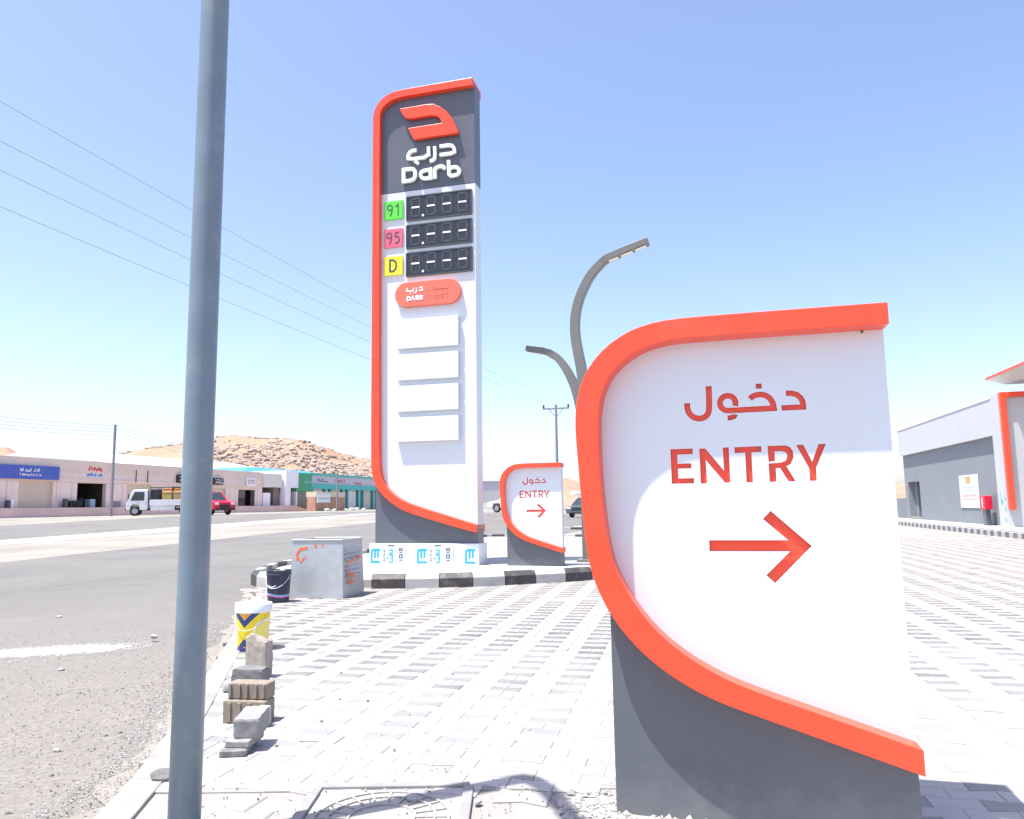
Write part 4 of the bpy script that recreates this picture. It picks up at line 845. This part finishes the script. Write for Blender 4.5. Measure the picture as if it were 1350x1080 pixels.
# ------------------------------------------------------------ vehicles
def wheel(par, x, y, r, w=.22, rim=None):
    s_ = 1 if y > 0 else -1
    t = MB().lathe([(r*.62, -w/2), (r*.9, -w/2), (r, -w*.36), (r, w*.36), (r*.9, w/2), (r*.62, w/2), (r*.62, -w/2)], 24, (0, 0, 0), 'y').build('wheel', mTyre, par); t.location = (x, y, r)
    MB().lathe([(0, -w*.42), (r*.2, -w*.46), (r*.3, -w*.3), (r*.55, -w*.34), (r*.64, -w*.46), (r*.64, w*.46), (r*.55, w*.34), (r*.3, w*.3), (r*.2, w*.46), (0, w*.42)], 20, (0, 0, 0), 'y').build('rim', rim or mRim, t)
mTruckW = M('truck_white', (0.775, 0.800, 0.812), .35, var=.05, dirt=(0.525, 0.475, 0.413), damt=.5, dscale=2)
tk = tag(empty('flatbed_truck', (0, 0, 0)), 'small white flatbed truck with caged load parked below the shops', 'truck')
cabp = [(0, .45), (-.02, .95), (.06, 1.12), (.42, 2.02), (.58, 2.1), (1.55, 2.12), (1.58, .55), (1.5, .5), (1.45, .45), (1.0, .45), (.96, .75), (.78, .92), (.5, .92), (.32, .75), (.28, .45)]
cb = MB().slab(cabp, -.92, .92).build('cab', mTruckW, tk, .05, 3)
for s_ in (-1, 1):
    w = MB().slab([(.30, 1.22), (.58, 1.92), (1.30, 1.92), (1.30, 1.22)], s_*.925-.012, s_*.925+.012).build('side_window', mGlass, cb)
    MB().box(.05, .17, s_*.74-.12, s_*.74+.12, .62, .82).build('headlight', mLetter, cb).location.x = -.06
    MB().box(1.42, 1.5, s_*.935-.012, s_*.935+.012, 1.02, 1.08).build('door_handle', mBlackP, cb)
    MB().box(.12, .2, s_*1.05-.07, s_*1.05+.07, 1.35, 1.75).build('mirror', mBlackP, cb)
MB().add([(.075, -.78, 1.2), (.075, .78, 1.2), (.39, .72, 1.96), (.39, -.72, 1.96)], [(0, 3, 2, 1)]).build('windscreen', mGlass, cb)
MB().box(-.06, .06, -.9, .9, .42, .6).build('bumper', mBlackP, tk, .02)
MB().box(.4, 5.9, -.42, .42, .42, .6).build('chassis', mBlackP, tk)
bd = MB().box(1.72, 5.95, -.98, .98, .88, .98).build('flatbed', mTruckW, tk)
for s_ in (-1, 1): MB().box(1.72, 5.95, s_*.985-.02, s_*.985+.02, .80, 1.28).build('drop_side', mTruckW, bd, .01)
for a, b in ((1.8, 3.6), (4.95, 5.9)):
    for s_ in (-1, 1): MB().box(a, b, s_*.9-.02, s_*.9+.02, .42, .84).build('side_skirt', mTruckW, tk, .02)
MB().box(5.93, 5.97, -.98, .98, .8, 1.28).build('tailgate', mTruckW, bd)
cg = MB()
for s_ in (-1, 1):
    for xx in (1.76, 2.55, 3.4, 4.25, 5.1, 5.9): cg.tube([(xx, s_*.95, 1.25), (xx, s_*.95, 2.3)], .028, 6)
    for z in (1.75, 2.3): cg.tube([(1.76, s_*.95, z), (5.9, s_*.95, z)], .022, 6)
for z in (1.5, 1.9, 2.3): cg.tube([(1.76, -.95, z), (1.76, .95, z)], .025, 6)
cg.build('cage', mBlackP, tk)
mLoad = M('yellow_sacks', (.52, .38, .15), .8, var=.15, scale=2); mLoadO = M('orange_crates', (.55, .2, .05), .7, var=.2, scale=3)
MB().box(1.76, 2.5, -.85, .85, .99, 2.2).build('dark_tank', mBlackP, tk, .15, 3)
for k in range(3):
    o = MB().box(2.62+.84*k, 3.38+.84*k, -.86, .86, .99, 1.98).build('sack_pile', mLoad, tk, .06, 2); MB().box(2.66+.84*k, 3.34+.84*k, -.8, .8, 1.985, 2.2).build('orange_crate', mLoadO, tk, .03)
MB().box(5.15, 5.85, -.8, .8, .99, 2.0).build('orange_crate', mLoadO, tk, .05)
for s_ in (-.82, .82): wheel(tk, .64, s_, .37); wheel(tk, 4.3, s_, .37, .28)
MB().box(5.85, 6.0, -.9, -.5, .45, .8).build('mudflap', mBlackP, tk); MB().box(5.85, 6.0, .5, .9, .45, .8).build('mudflap', mBlackP, tk)
f0 = Vector((-31.6, 62.6)); tk.location = (f0.x, f0.y, terrain(f0.x, f0.y)); tk.rotation_euler = (0, 0, rad(20))
def make_car(name, label, loc, rz, m, L=4.6, W=1.8, H=1.5, pick=False, r=.34, grp=None):
    t = tag(empty(name, loc, rz), label, 'car' if not pick else 'pickup', grp); h = H; c = .30
    if pick: low = [(0, .42), (0, .95), (.1, 1.05), (1.35, 1.14), (3.0, 1.14), (L, 1.12), (L, .48), (L-.55, .48), (L-.7, .85), (L-1.35, .85), (L-1.5, .48), (1.42, .42), (1.27, .84), (.62, .84), (.47, .42)]; top = [(1.25, 1.13), (1.85, h-.04), (2.1, h), (3.0, h), (3.15, 1.13)]
    else: low = [(0, .35), (-.02, .65), (.12, .82), (1.2, .98), (L-.7, 1.0), (L, .95), (L+.02, .5), (L-.05, .3), (L-.5, .3), (L-.6, .68), (L-1.15, .68), (L-1.25, .28), (1.25, .28), (1.15, .68), (.6, .68), (.5, .3)]; top = [(1.1, .97), (1.8, h-.05), (2.1, h), (L-1.4, h), (L-1.1, h-.05), (L-.35, .99)]
    b = MB().slab(low, -W/2, W/2).build('body', m, t, .07, 3)
    n = len(top); v = [(x, (-W/2+.04)*(1 if z < 1.2 else .82), z) for x, z in top]+[(x, (W/2-.04)*(1 if z < 1.2 else .82), z) for x, z in top]
    MB().add(v, [tuple(range(n)), tuple(range(2*n-1, n-1, -1))]+[((i+1) % n, i, n+i, n+(i+1) % n) for i in range(n)]).build('cabin', mGlass, t, .04, 2, recalc=True)
    xs_ = [p[0] for p in top if p[1] > h-.1]; MB().box(min(xs_)+.05, max(xs_)-.05, -W*.4, W*.4, h-.03, h+.012).build('roof', m, t, .02)
    for s_ in (-1, 1):
        y = s_*(W/2-.04)
        for k in ((1, 0) if not pick else (1,)):
            i = 1 if k else n-2; q = top[i], top[0 if k else n-1]; MB().tube([(q[0][0], y*.83, q[0][1]), (q[1][0], y, q[1][1])], .05, 6).build('pillar', m, t)
        MB().tube([((top[1][0]+top[-2][0])/2+.1, y*.84, h-.02), ((top[0][0]+top[-1][0])/2+.1, y, 1.0)], .045, 6).build('pillar', m, t)
        MB().box(-.02, .08, s_*W*.36-.16, s_*W*.36+.16, .66 if not pick else .78, .78 if not pick else .95).build('headlight', mLetter, t, .02)
        wheel(t, .87 if not pick else .95, s_*(W/2-.12), r); wheel(t, L-.87 if not pick else L-1.02, s_*(W/2-.12), r)
    MB().box(-.04, .04, -W*.22, W*.22, .55, .8).build('grille', mBlackP, t, .01); MB().box(-.06, .1, -W*.47, W*.47, .36, .52).build('bumper', mBlackP if pick else m, t, .03)
    return t
mRed = M('pickup_red', (.62, .012, .04), .25, var=.04); mCarW = M('car_white', (.62, .63, .64), .25, var=.04); mCarG = M('car_grey', (.08, .09, .10), .25, var=.05)
pq = at(296, 679, 59.5); make_car('pickup_truck', 'red pickup truck standing in front of the beige shutters', (pq.x, pq.y, terrain(pq.x, pq.y)), rad(140), mRed, 4.5, 1.85, 1.78, True, .39)
pq = at(650, 684, 62); make_car('parked_car', 'white car parked beyond the traffic island next to the pylon', (pq.x, pq.y, terrain(pq.x, pq.y)), rad(-30), mCarW, grp='cars beyond the island')
pq = at(760, 683, 58); make_car('parked_car', 'dark grey car seen beyond the island between the two ENTRY signs', (pq.x, pq.y, terrain(pq.x, pq.y)), rad(60), mCarG, grp='cars beyond the island')
# buildings in the gap behind the pylon
fb = tag(empty('far_building', (0, 0, 0)), 'low pale grey building far behind the traffic island', 'building')
a, b = at(622, 0, 92).x, at(661, 0, 92).x
MB().box(a, b, 92, 104, 0, 4.0).build('wall', mLil, fb); MB().box(a-.3, b+.3, 91.6, 104, 4.0, 4.5).build('parapet', mWhW, fb); MB().box(a+.8, a+3.2, 91.95, 92.1, .5, 2.9).build('roller_shutter', mPale, fb)
fb = tag(empty('far_shed', (0, 0, 0)), 'small white shed with flat canopy far behind the small ENTRY sign', 'shed')
MB().box(9.5, 15, 100, 106, 0, 2.4).build('wall', mPale, fb); MB().box(8, 16, 97, 107, 2.4, 2.8).build('canopy', mWhW, fb)
for x in (8.3, 11.9, 15.6): MB().box(x, x+.2, 97.2, 97.4, 0, 2.4).build('post', mWhW, fb)
k2 = tag(MB().plate([(2.0, 33), (9, 31), (10, 35), (3, 37)], -.06, .12).build('traffic_island', mIsland), 'second raised island with painted kerb further back', kind='structure')
for i, p in enumerate([Vector((2, 33)).lerp(Vector((9, 31)), k/14) for k in range(14)]):
    t_ = Vector((7, -2)).normalized(); q = p+t_*.5; n_ = Vector((-t_.y, t_.x)); p = p+t_*.005
    MB().plate([(p.x-n_.x*.12, p.y-n_.y*.12), (q.x-n_.x*.12, q.y-n_.y*.12), (q.x+n_.x*.05, q.y+n_.y*.05), (p.x+n_.x*.05, p.y+n_.y*.05)], -.05, .2).build('kerb_stone', mKerbB if i % 2 else mKerbW, k2, .01)

# ------------------------------------------------------------ station building on the right
sb = tag(empty('station_building', (17.5, 27.5, 0), rad(76.5)), 'white and grey service station building with orange framed front', 'building')
mStW = M('station_white', (.50, .505, .52), .6, var=.03, scale=.5, dirt=(.42, .42, .43), damt=.3, dscale=.7); mStG = M('station_grey', (0.216, 0.234, 0.252), .7, var=.04, scale=.5, dirt=(0.181, 0.193, 0.205), damt=.4, dscale=.8)
MB().box(-.35, 10.0-.02, -.3, 0, .2, 3.42).build('wall', mStG, sb); MB().box(12.05, 12.65, -.3, 0, .2, 3.42).build('wall', mStG, sb); MB().box(9.98, 12.05, -.298, -.002, 2.05, 3.42).build('lintel', mStG, sb)
MB().box(12.35, 12.65, -14, -.3, .2, 3.42).build('end_wall', mStG, sb)
MB().box(9.98, 12.05, -1.6, -1.5, .2, 2.1).build('door_recess', M('dark_doorway', (.03, .035, .042), .7), sb); MB().box(11.6, 12.06, -1.5, -.3, .2, 2.1).build('reveal', mStG, sb)
MB().box(9.9, 12.1, -.28, .05, .05, .3).build('door_step', mConc, sb)
MB().box(-.5, 12.7, -14, .16, 3.425, 4.74).build('fascia', mStW, sb); MB().box(-.5, 12.85, -14, .185, 4.745, 4.83).build('coping', mWhW, sb)
MB().box(-1.15, -.35, -14, .17, .2, 4.85).build('corner_pier', mStW, sb)
MB().box(-1.18, -1.14, -.3, .19, .2, 4.87).build('front_return', mStW, sb)
of = MB(); of.box(-1.36, -1.19, -.02, .17, .79, 4.86); of.box(-1.36, -1.19, -12, -.02, 4.68, 4.86); of.build('orange_frame', mOrange, sb, .02)
MB().box(-1.18, -1.152, -12, -.3, .2, 4.68).build('front_wall', mStW, sb)
MB().box(-1.24, -1.185, -9, -1.2, .25, 3.2).build('front_glazing', mGlass, sb); MB().box(-1.26, -1.185, -1.2, -1.1, .25, 3.3).build('glazing_frame', mStW, sb)
MB().box(-2.2, -1.6, -1.6, -1.0, 4.9, 5.3).build('canopy_post', mStW, sb) if False else None
mCanU = M('canopy_soffit', (.52, .50, .45), .7, var=.03)
cp = tag(empty('roof_canopy', (17.5, 27.5, 0), rad(76.5)), 'slanted roof canopy with orange edge above the station front', 'canopy')
MB().add([(-.4, -.40, 5.24), (-7, -.40, 5.24), (-7, -9, 5.24), (-.4, -9, 5.24), (.2, .05, 5.50), (-7.6, .05, 5.50), (-7.6, -9, 5.5), (.2, -9, 5.5)], [(0, 1, 5, 4), (1, 2, 6, 5), (2, 3, 7, 6), (3, 0, 4, 7), (0, 3, 2, 1), (4, 5, 6, 7)]).build('soffit', mCanU, cp, recalc=True)
MB().box(-7.6, .2, -9, .05, 5.503, 5.60).build('orange_edge', mOrange, cp, .01)
MB().box(-2.0, -1.5, -1.3, -.8, 4.85, 5.4).build('post', mStW, cp)
ps = MB().box(1.95, 4.1, .012, .03, .82, 2.12).build('poster', mWhS); ps.location = (17.5, 27.5, 0); ps.rotation_euler = (0, 0, rad(76.5)); tag(ps, 'white permit poster with a golden emblem on the grey station wall', 'poster')
g = MB(); g.plate([(0, 0)]*3, 0, 0) if False else None
mGold = M('poster_gold', (.45, .36, .12), .6); mPrintB = M('poster_print', (.35, .5, .6), .6); mPrintR = M('poster_red_print', (.62, .42, .38), .6)
MB().box(2.75, 3.35, .031, .034, 1.78, 2.06).build('emblem', mGold, ps, .05); MB().box(2.2, 3.85, .031, .034, 1.62, 1.66).build('print_line', mPrintB, ps); MB().box(2.5, 3.5, .031, .034, 1.50, 1.54).build('print_line', mPrintB, ps); MB().box(2.2, 3.8, .031, .034, 1.26, 1.36).build('print_line', mPrintR, ps); MB().box(2.2, 3.8, .031, .034, 1.12, 1.2).build('print_line', mPrintR, ps)
fc = tag(empty('fire_cabinet', (17.5, 27.5, 0), rad(76.5)), 'red fire hose cabinet on a dark stand before the station wall', 'fire cabinet')
MB().box(.28, .82, .15, .4, .78, 1.28).build('cabinet', mRed, fc, .02); MB().box(.40, .72, .2, .36, .2, .78).build('stand', mGrey, fc); MB().box(.48, .56, .402, .415, .85, 1.22).build('door_strip', mWhS, fc)
mLeaf = M('decal_green', (.03, .35, .16), .5); mLeafB = M('decal_blue', (.25, .55, .65), .5)
for k in range(9):
    r_ = random.Random(k); x0 = -1.1+.6*r_.random(); z0 = .3+1.0*r_.random()**1.6; dx, dz = .2*(r_.random()-.5), .16+.15*r_.random()
    MB().slab([(x0, z0), (x0+dx*.5+.05, z0+dz*.5), (x0+dx, z0+dz), (x0+dx*.5-.05, z0+dz*.5)], .1715, .174).build('leaf_decal', mLeaf if k % 2 else mLeafB, sb)
mKerbG = M('kerb_faded_black', (.14, .14, .14), .8, var=.2)
sw = tag(empty('sidewalk', (17.5, 27.5, 0), rad(76.5)), 'narrow raised sidewalk with zebra kerb along the station wall', kind='structure')
MB().box(-10, 14.5, 0.0, 1.35, -.05, .2).build('paving', mConcPale, sw); MB().box(-10, -1.2, -14, 0, -.05, .199).build('paving', mConcPale, sw)
for k in range(80): MB().box(-10+.305*k, -10+.305*k+.3, 1.352, 1.5, -.05, .17).build('kerb_stone', mKerbG if k % 2 else mKerbW, sw, .012)
bw = MB().box(12.7, 40, -.6, -.4, 0, 1.25).build('boundary_wall', mStG); bw.location = (17.5, 27.5, 0); bw.rotation_euler = (0, 0, rad(76.5)); tag(bw, 'low grey boundary wall behind the station building', 'wall')
for i, (x, y) in enumerate(((12.6, 23.9), (12.9, 23.3), (13.3, 22.6))): pass
mk_ = MB().plate([(12.3, 23.6), (13.9, 22.6), (14.1, 22.8), (12.6, 23.85)], -.002, .005).build('painted_arrow', mPowder); tag(mk_, 'faded white paint mark on the forecourt before the station', 'road marking')
mk_ = MB().plate([(.25, 9.55), (.9, 9.75), (2.6, 9.95), (2.6, 10.1), (.8, 9.9), (.3, 9.72)], -.001, .006).build('cement_streak', mPowder); tag(mk_, 'white cement streak across the pavers behind the ENTRY sign', 'spill')

# ------------------------------------------------------------ hills
def hill_mat():
    g = NT('desert_hill'); a = g.noise(.03, 8, .62, True); b = g.noise(.16, 8, .7, True); ge = g.n('ShaderNodeNewGeometry'); nz = g.n('ShaderNodeSeparateXYZ'); g.l(ge.outputs['Normal'], nz.inputs[0])
    c = g.ramp(a, [(.3, (.31, .20, .135)), (.5, (.36, .245, .172)), (.7, (.40, .29, .21))])
    c = g.mix(g.step(b, .50, .62), c, (.34, .25, .19)); c = g.mix(g.math('MULTIPLY', g.step(g.noise(.5, 6, .7, True), .52, .66), .7), c, (.26, .20, .17))
    g.bump(g.noise(.35, 8, .7, True), 1.0, 1.2); return g.out(c, .95, spec=.1)
mHill = hill_mat()
prof = [(-260, 640), (-150, 610), (-60, 588), (0, 591), (12, 592), (24, 599), (60, 606), (110, 608), (140, 603), (160, 597), (190, 592), (205, 590), (235, 586), (258, 583), (285, 577), (310, 574), (330, 577), (345, 578), (385, 577), (400, 581), (425, 589), (450, 598), (475, 604), (495, 606), (530, 614), (580, 628), (620, 640), (640, 635), (658, 629), (690, 622), (720, 624), (744, 629), (762, 635), (800, 645), (900, 652), (1000, 655), (1120, 650), (1170, 643), (1190, 637), (1240, 628), (1330, 620), (1450, 628), (1600, 640)]
def prof_y(px):
    for i in range(len(prof)-1):
        if prof[i][0] <= px <= prof[i+1][0]:
            t = (px-prof[i][0])/(prof[i+1][0]-prof[i][0]); return prof[i][1]+(prof[i+1][1]-prof[i][1])*t
    return 660
def hill(x, d):                                     # height field in azimuth, distance
    p = at(x, prof_y(x), 360); dirv = Vector((p.x, p.y)).normalized(); H = p.z; R_ = math.hypot(p.x, p.y); r = R_*d
    k = sstep(.60, 1.0, d)**.8 if d <= 1 else 1-.9*sstep(1.0, 1.5, d)
    q = dirv*r; rough_ = noise.fractal((q.x*.035, q.y*.035, 1.0), 1.0, 2.1, 6)*H*.09*min(1, k*1.5)*(1 if d < .93 else .3)
    rough_ += abs(noise.noise((q.x*.02, q.y*.02, 5)))*-H*.12*k*(1-k)*2
    return Vector((q.x, q.y, -2+(H*.97+2)*k+rough_))
hxs = [-260+3.6*i for i in range(517)]; ds = [.60+.4*i/44 for i in range(45)]+[1.03, 1.08, 1.15, 1.25, 1.4, 1.5]
hm = MB(); v = [hill(x, d) for d in ds for x in hxs]; n = len(hxs)
hm.add(v, [(j*n+i, j*n+i+1, (j+1)*n+i+1, (j+1)*n+i) for j in range(len(ds)-1) for i in range(n-1)], False)
tag(hm.build('hill', mHill), 'rocky orange brown desert hills behind the shops', kind='structure')
mRock = M('hill_rock', (.31, .245, .205), .95, var=.25, scale=.5, dirt=(.34, .27, .22), damt=.6, dscale=.4)
rr = random.Random(11); mb = MB()
bm = bmesh.new(); bmesh.ops.create_icosphere(bm, subdivisions=1, radius=1); IV = [v.co.copy() for v in bm.verts]; IF = [tuple(v.index for v in f.verts) for f in bm.faces]; bm.free()
for _ in range(3000):
    cx = rr.choice((290, 350, 352, 365, 405, 420, 430, 445, 460, 475, 310)); x = rr.gauss(cx, 13); d = min(.97, max(.66, rr.gauss(.78, .055)))
    if rr.random() < .10: x = rr.uniform(150, 500); d = rr.uniform(.965, 1.0)
    p = hill(x, d); s_ = .28+1.15*rr.random()**3; sd = rr.random()*99; a = rr.random()*6.28; ca_, sa_ = math.cos(a), math.sin(a); vv = []
    for q in IV:
        k = s_*(1+.45*noise.noise(q*1.3+Vector((sd, 0, 0)))); X, Y, Z = q.x*1.25*k, q.y*k, q.z*.75*k; vv.append((p.x+X*ca_-Y*sa_, p.y+X*sa_+Y*ca_, p.z+Z+.1*s_))
    mb.add(vv, IF)
tag(mb.build('hill_rocks', mRock), 'dark boulders strewn over the hillside', kind='stuff')
